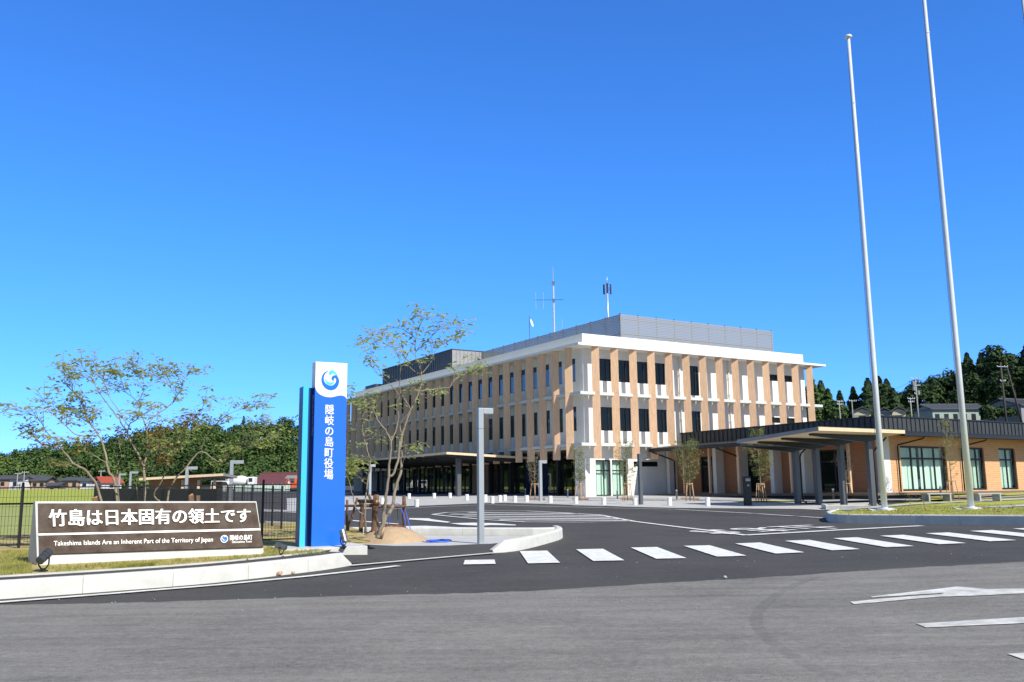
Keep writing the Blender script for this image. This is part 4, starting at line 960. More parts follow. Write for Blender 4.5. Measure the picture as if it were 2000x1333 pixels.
# cyan blade beside it
uc0 = -min((abs(proj(pp(-k * .005, -.04, 2))[0] - 588.5), k * .005) for k in range(10, 120))[1]; uc1 = uc0 + .10
zc = zat(592, 755.5, pl.y)
mb = MB(); pbox(mb, uc0, uc1, -.05, -.042, z0p - .05, zc); mb.build('cyan_face', 'pylon_cyan', pyl)
mb = MB(); pbox(mb, uc0, uc1, -.34, -.0505, z0p - .05, zc); mb.build('blade', 'pylon_blue_shaded', pyl)  # the blade's other faces take the darkened blue in place of shade
mb = MB(); pbox(mb, uc1, -.004, -.30, -.17, z0p - .05, zc - .01); mb.build('link_panel', 'pylon_blue_shaded', pyl)  # recess coloured dark as if in the main body's shadow
# concrete pad under it
pdq = [G(722, 1070, PZ - .02), G(640, 1078, PZ - .02), G(560, 1067, PZ - .02), G(650, 1055, PZ)]
mb = MB(); pq = [pp(-.62, .36, 0), pp(pw + .34, .36, 0), pp(pw + .34, -.6, 0), pp(-.62, -.6, 0)]
mb.prism([Vector((q.x, q.y, g(q.x, q.y) - .1)) for q in pq], Z * (PZ + .10 - .012)); pad = mb.build('plinth_slab', 'concrete', bevel=.01, loc=pp(0, 0, z0p)); pad['kind'] = 'structure'

# ---- spotlights
def spotlight(label, px, py, aim, dz, s=1., tilt=.55, m='spot_dark'):
    b = G(px, py, dz); t = thing('spotlight', label, 'spotlight', b, 'ground spotlights at the signs')
    aim = Vector(aim).normalized(); ax_ = (aim * math.cos(tilt) + Z * math.sin(tilt)).normalized(); c = b + Z * .20 * s
    mb = MB(); r_ = .062 * s
    mb.tube([c - ax_ * .115 * s, c - ax_ * .11 * s, c - ax_ * .04 * s], [r_ * .8, r_ * .92, r_ * .95], 20); mb.tube([c - ax_ * .035 * s, c + ax_ * .03 * s], [r_ * .97, r_ * .97], 20); mb.tube([c + ax_ * .035 * s, c + ax_ * .125 * s], [r_, r_ * 1.04], 20)
    mb.tube([c - ax_ * .05 * s, c + ax_ * .05 * s], [r_ * .85] * 2, 16)
    h = mb.build('housing', m, t, smooth=False)
    mb = MB(); mb.tube([c + ax_ * .1255 * s, c + ax_ * .127 * s], r_ * .93, 20); mb.build('lens', 'glass_house', h)
    sd_ = ax_.cross(Z).normalized(); mb = MB()
    for k in (-1, 1): mb.tube([c + sd_ * k * (r_ + .012), c + sd_ * k * (r_ + .012) - Z * .10 * s, b + sd_ * k * .025 + Z * .03], .011 * s, 6)
    mb.build('bracket', 'frame_dark', t)
    mb = MB(); mb.tube([b - Z * .03, b + Z * .05], .028 * s, 10); mb.obox(b + Z * .004, (RGT, FWD, Z), (.05, .05, .008)); mb.build('base', 'frame_dark', t)
    return t
spotlight('dark cylindrical spotlight in front of the low monument, at its shaded left end', 84, 1117, -out + ax * .6, VZ, 1.05, .45)
spotlight('grey cylindrical spotlight on grass between monument and blue pylon', 549, 1087, -out - ax * .9, VZ, .8, .25, 'steel')
spotlight('shiny steel spotlight on concrete pad at foot of the blue pylon', 671, 1069, -pn - pa * .4, PZ - .015, .95, 1.15, 'steel')

# ---- black mesh fence behind the monument
def mesh_fence(name, label, p0, p1, h, posts, pitch=.062, hp=.20, post_r=.026, wire=.0024):
    t = thing(name, label, 'fence', p0); d = p1 - p0; L_ = d.length; dh = Vector((d.x, d.y, 0)).normalized(); nr = Vector((-dh.y, dh.x, 0))
    def at(s, z): q = p0 + d * (s / L_); return Vector((q.x, q.y, q.z + z))
    mb = MB(); n = int(L_ / pitch)
    for i in range(n + 1):
        s = L_ * i / n; mb.obox((at(s, .04) + at(s, h - .03)) / 2, (dh, nr, Z), (wire, wire, (h - .07) / 2))
    m_ = max(2, round((h - .1) / hp))
    for j in range(m_ + 1):
        z = .06 + (h - .12) * j / m_; r_ = .012 if j in (0, m_) else wire
        mb.obox((at(0, z) + at(L_, z)) / 2, (d.normalized(), nr, d.normalized().cross(nr)), (L_ / 2, r_, r_))
    mb.build('wire_panel', 'fence_black', t)
    for s in posts:
        mb = MB(); mb.tube([at(s, -.1), at(s, h + .03), at(s, h + .045)], [post_r, post_r, post_r * .5], 8); mb.build('post', 'fence_black', t, smooth=False)
    return t
f0_, f1_ = G(-70, 1073.5, VZ), G(579, 1058.5, VZ); fl = (f1_ - f0_).length
sf = lambda px: solve(lambda s: f0_.lerp(f1_, s), px, 0, 1.2) * fl
mesh_fence('mesh_fence', 'black wire mesh fence right behind the low monument', f0_, f1_, 1.22, [sf(36), sf(275), sf(511), fl])
q0 = G(549, 1049, .02); q1 = P(424, 980, 40); q1.z = g(q1.x, q1.y)
mesh_fence('mesh_fence', 'farther black wire fence running back from the pylon past the parking bays', q0, q1, 1.25, [0, 1.6, 3.6, 6, 8.5, 11, 13.5, (q1 - q0).length], pitch=.09, post_r=.028)
q2 = G(583, 1047, .02); mesh_fence('wire_gate', 'short black wire gate leaf between two posts beside the blue pylon', q0 + Vector((.06, 0, 0)), q2, 1.25, [(q2 - q0).length - .06], pitch=.075)
# dark screen boards beyond, behind the trees
s0_, s1_ = P(184, 980, 50), P(432, 980, 41); s0_.z = g(s0_.x, s0_.y); s1_.z = g(s1_.x, s1_.y)
t = thing('screen_fence', 'black boarded screen fence behind the multi stemmed trees', 'fence', s0_); d_ = s1_ - s0_; dh = Vector((d_.x, d_.y, 0)).normalized(); nr = Vector((-dh.y, dh.x, 0))
hs_ = zat(300, 954.5, 46) - g(0, 46) ; mb = MB()
for k in range(int(d_.length / .14)):
    c = s0_ + d_ * ((k + .5) * .14 / d_.length); mb.obox(c + Z * hs_ / 2, (dh, nr, Z), (.055, .01, hs_ / 2))
mb.build('boards', 'screen_black', t)
for k in range(6):
    c = s0_ + d_ * (k / 5); mb = MB(); mb.obox(c + Z * (hs_ / 2 + .04), (dh, nr, Z), (.035, .035, hs_ / 2 + .04)); mb.build('post', 'frame_dark', t)

# ================================================================== trees
def leaf_cluster(lv, lf, c, n, size, rng, flat=.35, spread=.09):
    for _ in range(n):
        a = rng.uniform(0, 6.283); d = Vector((math.cos(a), math.sin(a), rng.uniform(-flat, flat * .6))).normalized()
        s = size * rng.uniform(.6, 1.25); o = c + Vector((rng.gauss(0, spread), rng.gauss(0, spread), rng.gauss(0, spread * .35)))
        sd_ = d.cross(Z).normalized(); up = sd_.cross(d); sd_ = (sd_ + up * rng.uniform(-.6, .6)).normalized() * s * .24
        k = len(lv); m_ = o + d * s * .5 - Z * s * .05
        lv += [o, m_ + sd_, o + d * s - Z * s * .22, m_ - sd_]; lf.append((k, k + 1, k + 2, k + 3))
def traced_tree(name, label, Y0, stems, seed, group=None, leaf='leaf_maple', lsize=.118, dens=1., base=None):
    rng = random.Random(seed); pts_all = []; mb = MB(); lv = []; lf = []; dv = []; df = []
    for st in stems:
        px = st['p']; n = len(px)
        first = None
        if pts_all and not st.get('root'):
            first = min(pts_all, key=lambda q: (q[0] - px[0][0]) ** 2 + (q[1] - px[0][1]) ** 2)
        ya = first[2].y if first else Y0 + st.get('y0', 0)
        q = [P(x, y, ya + st.get('dy', 0) * i / (n - 1)) for i, (x, y) in enumerate(px)]
        if first: q[0] = first[2]
        q = smooth_path(q, 4); m_ = len(q); r0, r1 = st['r']
        q = [v + Vector((rng.gauss(0, .006), rng.gauss(0, .012), rng.gauss(0, .004))) * (0 < i < m_ - 1) for i, v in enumerate(q)]
        rad = [.72 * (r0 + (r1 - r0) * (i / (m_ - 1)) ** .85) for i in range(m_)]
        mb.tube(q, rad, 8 if r0 > .02 else 6)
        for v in q: x, y = proj(v); pts_all.append((x, y, v))
        lo = st.get('bare', .35); tot = sum((q[i + 1] - q[i]).length for i in range(m_ - 1)); cnt = int(tot * (1 - lo) * st.get('tw', 9) * dens * 1.75)
        for _ in range(cnt):
            f = lo + (1 - lo) * rng.random() ** .75; i = min(m_ - 2, int(f * (m_ - 1))); b = q[i].lerp(q[i + 1], rng.random()); tg = (q[i + 1] - q[i]).normalized()
            d = (tg * rng.uniform(.2, .9) + Vector((rng.gauss(0, .55), rng.gauss(0, .6), rng.gauss(.25, .3)))).normalized(); L_ = rng.uniform(.14, .42) * st.get('tl', 1.)
            e1_ = b + d * L_ * .5 + Z * .02; e2_ = b + d * L_ + Z * rng.uniform(-.02, .07)
            mb.tube([b, e1_, e2_], [min(.008, rad[i] * .6), .005, .0025], 4, cap=False)
            dry = rng.random() < st.get('dry', 0.)
            for e_, k_ in ((e2_, rng.randint(7, 14)), (e1_, rng.randint(1, 6))):
                if rng.random() < st.get('lp', .8): leaf_cluster(dv if dry else lv, df if dry else lf, e_, k_, lsize, rng)
        if st.get('tip', True): leaf_cluster(lv, lf, q[-1], 9, lsize, rng)
    b0_ = base if base is not None else pts_all[0][2]
    t = thing(name, label, 'tree', b0_, group); mb.build('trunk', 'bark', t, smooth=True)
    m_ = MB(); m_.v = [tuple(v) for v in lv]; m_.f = lf; m_.build('crown', leaf, t)
    if df: m_ = MB(); m_.v = [tuple(v) for v in dv]; m_.f = df; m_.build('dry_leaves', 'leaf_dry', t)
    return t
z1 = lambda L_: [(x / 4.9925, 680 + y / 4.9925) for x, y in L_]
gl_ = 'multi stemmed trees behind the monument'
traced_tree('maple_tree', 'leftmost sparse multi stemmed tree, leaning out over the left end of the monument', 18.2, [
    dict(root=1, p=[(206, 1040), (200, 985)] + z1([(930, 1310), (830, 1190), (720, 1125), (620, 1010), (480, 950), (400, 930), (330, 870), (240, 790)]), r=(.042, .008), dy=-1.0, bare=.55, dry=.15),
    dict(root=1, y0=.25, p=[(232, 1040), (228, 975)] + z1([(1120, 1310), (1060, 1200), (1030, 1050), (1000, 930), (960, 850), (880, 740), (830, 640), (800, 520), (700, 420), (640, 330), (610, 210)]), r=(.045, .007), dy=.8, bare=.5),
    dict(p=z1([(620, 1010), (560, 920), (440, 800), (380, 700), (290, 640), (100, 600)]), r=(.018, .004), dy=-.7, bare=.35),
    dict(p=z1([(960, 850), (760, 850), (640, 760), (540, 660), (470, 560), (420, 500)]), r=(.02, .004), dy=-.5, bare=.35),
    dict(p=z1([(830, 640), (760, 620), (680, 600), (640, 620)]), r=(.012, .004), dy=.4, bare=.1, tw=12),
    dict(p=z1([(960, 850), (900, 760), (800, 690), (740, 640)]), r=(.012, .004), dy=.3, bare=.2, tw=12),
    dict(p=z1([(700, 420), (680, 300), (660, 200)]), r=(.010, .003), dy=-.3, bare=.1, tw=11),
    dict(p=z1([(720, 1125), (640, 1150), (560, 1120)]), r=(.010, .003), dy=.3, bare=.2, dry=.6, lp=.6),
    dict(p=z1([(980, 1100), (920, 1050), (870, 1010), (850, 920)]), r=(.014, .004), dy=-.3, bare=.3, dry=.7),
], 3, gl_, dens=1.0)
traced_tree('maple_tree', 'middle and tallest of the sparse trees behind the monument, with one straight pale trunk', 18.9, [
    dict(root=1, p=[(281, 1040), (281, 980)] + z1([(1410, 1333), (1400, 1160), (1440, 1020), (1430, 800), (1380, 670), (1340, 520)]), r=(.055, .014), dy=.5, bare=.7, tw=5),
    dict(p=z1([(1395, 1150), (1340, 1030), (1270, 900), (1240, 830), (1262, 750), (1340, 690), (1400, 640), (1550, 570)]), r=(.034, .006), dy=-.6, bare=.6),
    dict(p=z1([(1240, 830), (1160, 700), (1080, 590), (1020, 510), (960, 420), (900, 300), (830, 220), (760, 120)]), r=(.024, .004), dy=-.6, bare=.5, tw=6),
    dict(p=z1([(1255, 760), (1160, 620), (1080, 500), (1050, 420), (1040, 330), (1100, 220)]), r=(.016, .003), dy=.4, bare=.45),
    dict(p=z1([(1340, 520), (1280, 470), (1230, 430), (1180, 300), (1150, 250)]), r=(.012, .003), dy=.3, bare=.2, tw=11),
    dict(p=z1([(1340, 520), (1390, 450), (1400, 330), (1330, 240), (1300, 170)]), r=(.012, .003), dy=-.3, bare=.2, tw=11),
    dict(p=z1([(1430, 790), (1480, 690), (1540, 640), (1680, 540), (1720, 420), (1640, 300), (1580, 180)]), r=(.022, .004), dy=.5, bare=.35, tw=10),
    dict(p=z1([(1680, 540), (1750, 430), (1800, 300), (1880, 220)]), r=(.012, .003), dy=.3, bare=.1, tw=11),
    dict(p=z1([(1720, 420), (1600, 330), (1480, 260), (1350, 250)]), r=(.010, .003), dy=-.3, bare=.1, tw=11),
    dict(p=z1([(1050, 420), (960, 250), (930, 150)]), r=(.010, .003), dy=.2, bare=.2, tw=11),
    dict(p=z1([(1440, 1050), (1550, 980)]), r=(.010, .004), dy=-.3, bare=.3, dry=.5),
    dict(p=z1([(1430, 900), (1500, 850), (1560, 800)]), r=(.010, .004), dy=-.3, bare=.1, dry=.6),
], 5, gl_, dens=1.0)
traced_tree('maple_tree', 'rightmost sparse tree behind the monument, thin stems bending towards the blue pylon', 19.6, [
    dict(root=1, p=[(318, 1030), (314, 985), (300, 968)] + z1([(1560, 1330), (1620, 1180), (1640, 1070), (1700, 1040), (1760, 950), (1880, 800)]), r=(.030, .007), dy=-.5, bare=.5, dry=.3),
    dict(root=1, y0=.3, p=[(325, 1030), (328, 968)] + z1([(1700, 1290), (1820, 1160), (1960, 1010)]) + [(432, 905), (450, 883), (475, 875), (505, 870), (531, 858)], r=(.034, .006), dy=.8, bare=.5),
    dict(p=[(450, 883), (470, 860), (500, 845), (520, 822)], r=(.012, .003), dy=.3, bare=.2),
    dict(p=[(392, 882), (405, 850), (430, 820), (470, 800), (515, 795)], r=(.014, .003), dy=-.4, bare=.3, tw=11),
    dict(p=z1([(1880, 800), (1900, 720), (1960, 600)]) + [(400, 790)], r=(.010, .003), dy=.3, bare=.1, tw=11),
    dict(p=z1([(1760, 950), (1740, 860), (1800, 760), (1880, 700)]), r=(.010, .003), dy=-.3, bare=.1, dry=.4, tw=11),
    dict(root=1, y0=-.4, p=[(268, 1030), (270, 978)] + z1([(1330, 1310), (1370, 1180), (1480, 1180), (1560, 1050), (1540, 950), (1520, 830)]), r=(.024, .006), dy=.4, bare=.55, dry=.4),
    dict(root=1, y0=-.2, p=[(230, 1030), (232, 978)] + z1([(1145, 1330), (1150, 1130), (1190, 1060), (1165, 940), (1190, 850)]), r=(.022, .005), dy=.4, bare=.65, tw=6, dry=.5),
], 8, gl_, dens=.95)
z3 = lambda L_: [(540 + x / 3.252, 690 + y / 3.252) for x, y in L_]
mound_c = G(768, 1062); mound_c.z = 0
traced_tree('maple_tree', 'sparse tree with two pale trunks staked on the sand mound right of the pylon', 17.95, [
    dict(root=1, p=[(737, 1052), (745, 1030), (748, 1004)] + z3([(690, 960), (700, 860), (710, 780), (722, 640), (725, 560), (690, 490), (640, 420), (610, 350), (585, 325)]), r=(.065, .008), dy=-.3, bare=.8, lp=.45),
    dict(root=1, y0=.2, p=[(742, 1052), (752, 1012), (760, 1003), (766, 990)] + z3([(745, 930), (760, 850), (790, 740), (792, 620), (800, 520), (850, 370), (905, 245), (920, 130), (890, 40), (880, -60), (900, -160)]), r=(.065, .009), dy=.7, bare=.62),
    dict(p=z3([(708, 785), (740, 770), (768, 690), (785, 560)]), r=(.035, .03), dy=.1, bare=.95, tip=False),
    dict(p=z3([(725, 560), (755, 500), (775, 400), (760, 330)]), r=(.022, .006), dy=.3, bare=.7, tw=4, lp=.4),
    dict(p=z3([(800, 520), (785, 450), (850, 360), (790, 260), (785, 180), (790, 80), (760, 0), (720, -80)]), r=(.026, .004), dy=-.6, bare=.5),
    dict(p=z3([(815, 340), (750, 230), (680, 160), (610, 100), (600, 30)]), r=(.014, .003), dy=-.4, bare=.5, tw=10),
    dict(p=z3([(905, 245), (1000, 228), (1100, 215), (1130, 170), (1200, 130), (1310, 85)]), r=(.020, .004), dy=.5, bare=.5, tw=17),
    dict(p=z3([(920, 130), (880, 120), (830, 60), (800, 0), (740, -40), (600, -60)]), r=(.016, .003), dy=-.4, bare=.35, tw=9),
    dict(p=z3([(920, 130), (980, 60), (1010, -20), (1100, -80), (1210, -125)]), r=(.016, .003), dy=.4, bare=.3, tw=14),
    dict(p=z3([(885, 0), (960, -80), (1040, -150), (1160, -165)]), r=(.012, .003), dy=-.3, bare=.2, tw=15),
    dict(p=z3([(890, -80), (820, -140), (740, -160), (640, -120), (570, -90)]), r=(.012, .003), dy=.4, bare=.2, tw=10),
    dict(p=z3([(900, -160), (930, -220), (890, -240)]), r=(.010, .003), dy=-.2, bare=.1, tw=12),
    dict(p=z3([(850, 370), (960, 300), (1010, 250)]), r=(.010, .003), dy=-.3, bare=.4, lp=.5),
    dict(p=z3([(640, 420), (600, 440), (540, 480)]), r=(.010, .003), dy=.2, bare=.2, dry=.3),
    dict(p=z3([(792, 700), (830, 640), (880, 620)]), r=(.010, .003), dy=-.2, bare=.1, tw=13),
], 12, None, dens=.62)
traced_tree('maple_tree', 'thin leaning sapling half hidden behind the right edge of the blue pylon', 18.8, [
    dict(root=1, p=[(716, 1042), (712, 1010), (702, 1000)] + z3([(500, 980), (480, 880), (445, 760), (435, 640)]), r=(.026, .006), dy=-.3, bare=.6, tw=6),
    dict(root=1, y0=.3, p=[(712, 1042), (714, 985)] + z3([(570, 880), (592, 690), (562, 560), (545, 480), (545, 380), (500, 300), (440, 260)]), r=(.026, .005), dy=.4, bare=.55),
    dict(p=z3([(575, 860), (540, 800), (490, 760), (450, 740)]), r=(.010, .003), dy=-.3, bare=.0, tw=26, tl=.7),
    dict(p=z3([(560, 700), (500, 700), (450, 690)]), r=(.010, .003), dy=.3, bare=.0, tw=24, tl=.7),
    dict(p=z3([(562, 560), (620, 530), (640, 520)]), r=(.008, .003), dy=.3, bare=.2),
    dict(p=z3([(545, 400), (580, 320), (640, 290)]), r=(.008, .003), dy=.3, bare=.1, tw=12),
], 17, None, dens=.42)

# sand mound, log support frame, hoses
mb = MB(); rings, seg = 14, 44; rng = random.Random(4)
mc = G(766, 1058); mrx, mry = .86, .95
mb.v = []; 
def mound_h(x, y):
    dx, dy = (x - mc.x) / mrx, (y - mc.y) / mry; r_ = math.hypot(dx, dy)
    return .34 * max(0, 1 - r_ ** 2.2) ** 1.1 * (1 if dx < 0 else 1 - .12 * dx) + .012 * math.sin(x * 21) * math.sin(y * 17) * (r_ < .95)
mb.v.append((mc.x, mc.y, g(mc.x, mc.y) + mound_h(mc.x, mc.y)))
for i in range(1, rings + 1):
    for j in range(seg):
        a = 2 * math.pi * j / seg; r_ = i / rings * (1 + .10 * math.sin(3 * a + 1) + .06 * math.sin(7 * a)); x, y = mc.x + mrx * r_ * math.cos(a), mc.y + mry * r_ * math.sin(a)
        mb.v.append((x, y, g(x, y) + (mound_h(x, y) + .016 if i < rings else -.01)))
mb.f = [(0, 1 + j, 1 + (j + 1) % seg) for j in range(seg)] + [(1 + (i - 1) * seg + j, 1 + i * seg + j, 1 + i * seg + (j + 1) % seg, 1 + (i - 1) * seg + (j + 1) % seg) for i in range(1, rings) for j in range(seg)]
mo = mb.build('sand_mound', 'sand', smooth=True, loc=(mc.x, mc.y, g(mc.x, mc.y))); tag(mo, 'low mound of tan sandy soil around the staked tree', 'mound')
mb = MB(); rng = random.Random(9)
for _ in range(420):
    a = rng.uniform(0, 6.283); r_ = rng.uniform(.15, .42); x, y = mc.x - .22 + r_ * math.cos(a) * 1.3, mc.y + .25 + r_ * math.sin(a); d = Vector((rng.gauss(0, 1), rng.gauss(0, 1), rng.gauss(0, .3))).normalized()
    mb.obox((x, y, g(x, y) + mound_h(x, y) + .02), (d, d.orthogonal().normalized(), d.cross(d.orthogonal().normalized())), (rng.uniform(.02, .05), .010, .006))
o = mb.build('bark_mulch', 'mulch', loc=(mc.x, mc.y, g(mc.x, mc.y))); tag(o, 'reddish bark chips spread on top of the mound', 'mulch', kind='stuff')
def logp(mb, a, b, r_, rng, n=6):
    pts = [a.lerp(b, i / n) + Vector((rng.gauss(0, .006), rng.gauss(0, .006), 0)) * (0 < i < n) for i in range(n + 1)]; mb.tube(pts, [r_ * rng.uniform(.9, 1.08) for _ in pts], 10)
rng = random.Random(21); fy = 17.0
lf_ = thing('log_support_frame', 'frame of rough bark logs holding up the tree on the sand mound', 'tree support', (mc.x, mc.y, g(mc.x, mc.y)))
def lp(px, py, Y): return P(px, py, Y)
def post(px, pyb, pyt, Y, r_, pxt=None):
    a, b = lp(px, pyb, Y), lp(pxt or px, pyt, Y); a.z -= .15; mb = MB(); logp(mb, a, b, r_, rng); k = mb.build('log_post', 'log_bark', lf_, smooth=True)
    mb = MB(); t_ = (b - a).normalized(); mb.tube([b, b + t_ * .004], r_ * .9, 10); mb.build('cut_end', 'log_end', k)
post(727, 1058, 967, mc.y - .25, .066, 735); post(789, 1040, 969, mc.y + .45, .045); post(705, 1040, 977, mc.y + .55, .05, 707); post(678, 1036, 977, mc.y + 1.0, .03); post(675, 1036, 973, mc.y + .75, .03, 698); post(742, 1020, 966, mc.y + .7, .03, 720)
def beam(a, b, r_):
    mb = MB(); logp(mb, a, b, r_, rng); k = mb.build('log_beam', 'log_bark', lf_, smooth=True); t_ = (b - a).normalized()
    mb = MB(); mb.tube([a - t_ * .004, a], r_ * .92, 10); mb.tube([b, b + t_ * .004], r_ * .92, 10); mb.build('cut_end', 'log_end', k)
beam(lp(716, 988.5, mc.y - .15), lp(792, 989, mc.y + .38), .042); beam(lp(701, 979, mc.y + .35), lp(737, 980, mc.y - .3), .045); beam(lp(670, 988.5, mc.y + .9), lp(712, 988, mc.y + .5), .03)
for px, py, Y, r_ in ((735, 985, mc.y - .25, .078), (789, 988, mc.y + .42, .056), (706, 984, mc.y + .5, .06)):
    c = lp(px, py, Y); mb = MB()
    for k in range(3): mb.tube([c + Vector((r_ * math.cos(a * .5236), r_ * math.sin(a * .5236), k * .012 + .02 * math.sin(a * .5236))) for a in range(13)], .005, 5)
    mb.build('lashing', 'hose_black', lf_)
mb = MB(); c0_, c1_ = lp(738, 1047, 18.0), lp(746, 1029, 18.05); mb.tube([c0_, c1_], [.085, .075], 12); w_ = mb.build('trunk_wrap', 'stake_wood', lf_, smooth=True)
def hose(label, pts, r_, m_, name='hose'):
    q = smooth_path(pts, 8); mb = MB(); mb.tube(q, r_, 6); o = mb.build(name, m_, smooth=True, loc=q[0]); return tag(o, label, 'hose')
gy = lambda px, py: G(px, py, .02)
hose('blue hose looping over the log beam and down the right post', [lp(752, 1042, mc.y + .3), lp(757, 1030, mc.y + .3), lp(763, 1004, mc.y + .25), lp(770, 987, mc.y + .3), lp(780, 985.5, mc.y + .34), lp(786, 1000, mc.y + .3), lp(791, 1018, mc.y + .3), lp(793, 1044, mc.y + .3)], .010, 'hose_blue')
hose('blue hose trailing from the right post across the mound to the concrete', [lp(790, 992, mc.y + .42), lp(794, 1005, mc.y + .42), lp(800, 1028, mc.y + .35), lp(806, 1045, mc.y + .2), gy(815, 1055), gy(830, 1059), gy(845, 1060)], .010, 'hose_blue')
coil = []; rng = random.Random(2); cc0 = G(858, 1057.5, .02)
for k in range(150):
    a = k * .27; r_ = .20 + .06 * math.sin(k * .41) + rng.gauss(0, .008); coil.append(Vector((cc0.x + 1.15 * r_ * math.cos(a), cc0.y + 1.5 * r_ * math.sin(a), 0)))
for v in coil: v.z = g(v.x, v.y) + .025 + .012 * rng.random()
mb = MB(); mb.tube(coil, .011, 6); tag(mb.build('hose_coil', 'hose_blue', smooth=True, loc=cc0), 'coil of blue hose lying on the concrete floor of the planting court', 'hose')
hose('black pipe hanging from the log beam with a white end', [lp(777, 990, mc.y + .3), lp(776.5, 1004, mc.y + .3), lp(778, 1016, mc.y + .3)], .009, 'hose_black', 'pipe')
o = MB().box(0, 0, 0, 0, 0, 0) if False else None
dr = G(833, 1046.6, 0); mb = MB(); mb.obox(dr + Z * .10 - FWD * .02, (RGT, FWD, Z), (.035, .012, .045)); tag(mb.build('drain_outlet', 'grey_post', loc=dr), 'small grey drain box on the inner face of the kerb', 'drain')
# cut log stumps behind the monument
for lab, px, py in (('short bark stake with an orange cut end left of the tree trunks', 186, 973), ('short bark stake with an orange cut end at right of the tree trunks', 373, 968)):
    b = P(px, py, 18.0); mb = MB(); logp(mb, Vector((b.x + .05, b.y + .1, g(b.x, b.y))), b, .055, random.Random(3)); t = thing('log_stake', lab, 'stake', (b.x, b.y, g(b.x, b.y))); mb.build('log', 'log_bark', t, smooth=True)
    mb = MB(); mb.tube([b, b + Vector((-.002, -.003, .004))], .05, 10); mb.build('cut_end', 'log_end', t)
b = P(387, 968, 18.3); mb = MB(); logp(mb, Vector((b.x, b.y, g(b.x, b.y))), b, .04, random.Random(5)); tag(mb.build('log_stake', 'log_bark', smooth=True, loc=(b.x, b.y, g(b.x, b.y))), 'slim dark bark stake just right of the thicker right stake', 'stake')

# ================================================================== flagpoles
def flagpole(label, px, py, top_py, top_px, rings):
    b = G(px, py, LZ + .01); zt = zat(top_px, top_py, b.y); hh = zt - b.z
    t = thing('flagpole', label, 'flagpole', b, 'silver flagpoles on the lawn')
    mb = MB(); mb.tube([b, b + Z * hh * .3, b + Z * hh * .65, b + Z * hh], [.098, .088, .072, .052], 24); mb.build('pole', 'pole_metal', t, smooth=True)
    mb = MB(); mb.lathe(b, [(.24, -.06), (.24, .05), (.225, .065), (.118, .07), (.112, .09)], 24); mb.build('base_flange', 'pole_metal', t)
    mb = MB(); mb.lathe(b + Z * hh, [(.055, -.02), (.115, 0), (.12, .05), (.09, .085), (.04, .10)], 18); mb.build('cap', 'white_gloss', t, smooth=True)
    for r_ in rings:
        z = zat(*r_, b.y); mb = MB(); k = .060 + (1 - (z - b.z) / hh) * .05
        ring = [Vector((b.x + k * math.cos(a * .3927), b.y + k * math.sin(a * .3927), z + .03 * math.cos(a * .3927 + .6))) for a in range(17)]; mb.tube(ring, .012, 6); mb.build('halyard_ring', 'white_gloss', t, smooth=True)
    mb = MB(); mb.tube([b + Vector((-.15, -.03, .9)), b + Vector((-.07, -.02, hh - .4))], .006, 5); mb.build('halyard', 'hose_black', t)
    mb = MB(); mb.obox(b + Z * .0 - Z * .035, (RGT, FWD, Z), (.42, .3, .04)); o = mb.build('footing', 'concrete', t)
mat('pole_metal', (.66, .69, .76), .2, metal=.0, coat=.6, var=.04, vscale=2)
flagpole('silver flagpole whose capped top is in view, leftmost of the three', 1728, 997, 74, 1654.5, [(1667, 203)])
flagpole('silver flagpole in the middle, running out of the top of the view', 1897, 995, -60, 1802, [(1813.5, 66)])
flagpole('flagpole at the far right, only a sliver in the upper corner', 2109, 991, -120, 1992, [])

# ================================================================== bollards, posts, lamps
def bollard(px, pyb, pyt, label):
    b = G(px, pyb, .012); hh = max(.35, zat(px, pyt, b.y) - b.z); r_ = .118
    t = thing('bollard', label, 'bollard', b, 'white bollards along the pavement')
    mb = MB(); mb.lathe(b, [(r_, -.02), (r_, hh * .80), (r_ * .93, hh * .805)], 18); mb.build('shaft', 'bollard_white', t, smooth=False)
    mb = MB(); mb.lathe(b, [(r_ * .93, hh * .806), (r_ * .93, hh * .83), (r_ * 1.02, hh * .835), (r_ * 1.02, hh * .97), (r_ * .9, hh)], 18); mb.build('cap', 'bollard_white', t, smooth=False)
BO = [(799, 974, 965.5, 'white bollard in shade under the entrance canopy, left of its siblings there'), (848, 973.5, 965, 'white bollard in shade under the canopy, between two dark columns'), (879, 973, 964.5, 'white bollard in shade under the canopy, before the timber slat screen'),
      (814, 989.5, 976.5, 'nearest white bollard, just right of the log support frame'), (747, 985, 977, 'white bollard glimpsed between the two trunks on the mound'),
      (912, 977.5, 966, 'white bollard close left of the big L shaped lamp post'), (948, 980.5, 966.5, 'white bollard touching the right side of the big lamp post'), (961.6, 983, 970, 'larger white bollard second to the right of the big lamp post'),
      (976.6, 980.5, 967.8, 'white bollard before the grey canopy column, left one of a close pair'), (986, 979, 967, 'white bollard before the grey canopy column, right one of a close pair'),
      (1005.8, 981.5, 969, 'white bollard in front of the blue entrance wall'), (1028.8, 981, 968, 'white bollard left of the bare young tree and slim lamp post'), (1075, 982.5, 969, 'white bollard right of the slim lamp post by the dark glazing'),
      (1125, 984, 970.5, 'white bollard in front of the leafy young tree at the corner pier'), (1179.5, 986, 972, 'white bollard in front of the pale green glazed bay'),
      (1240.6, 987, 973, 'white bollard beside a grey post at the foot of the dark slim lamp post'), (1308, 987.5, 972, 'white bollard before the white pier of the wooden annex'), (1382.4, 989, 972, 'rightmost white bollard, left of the black kiosk post')]
for b in BO: bollard(*b)
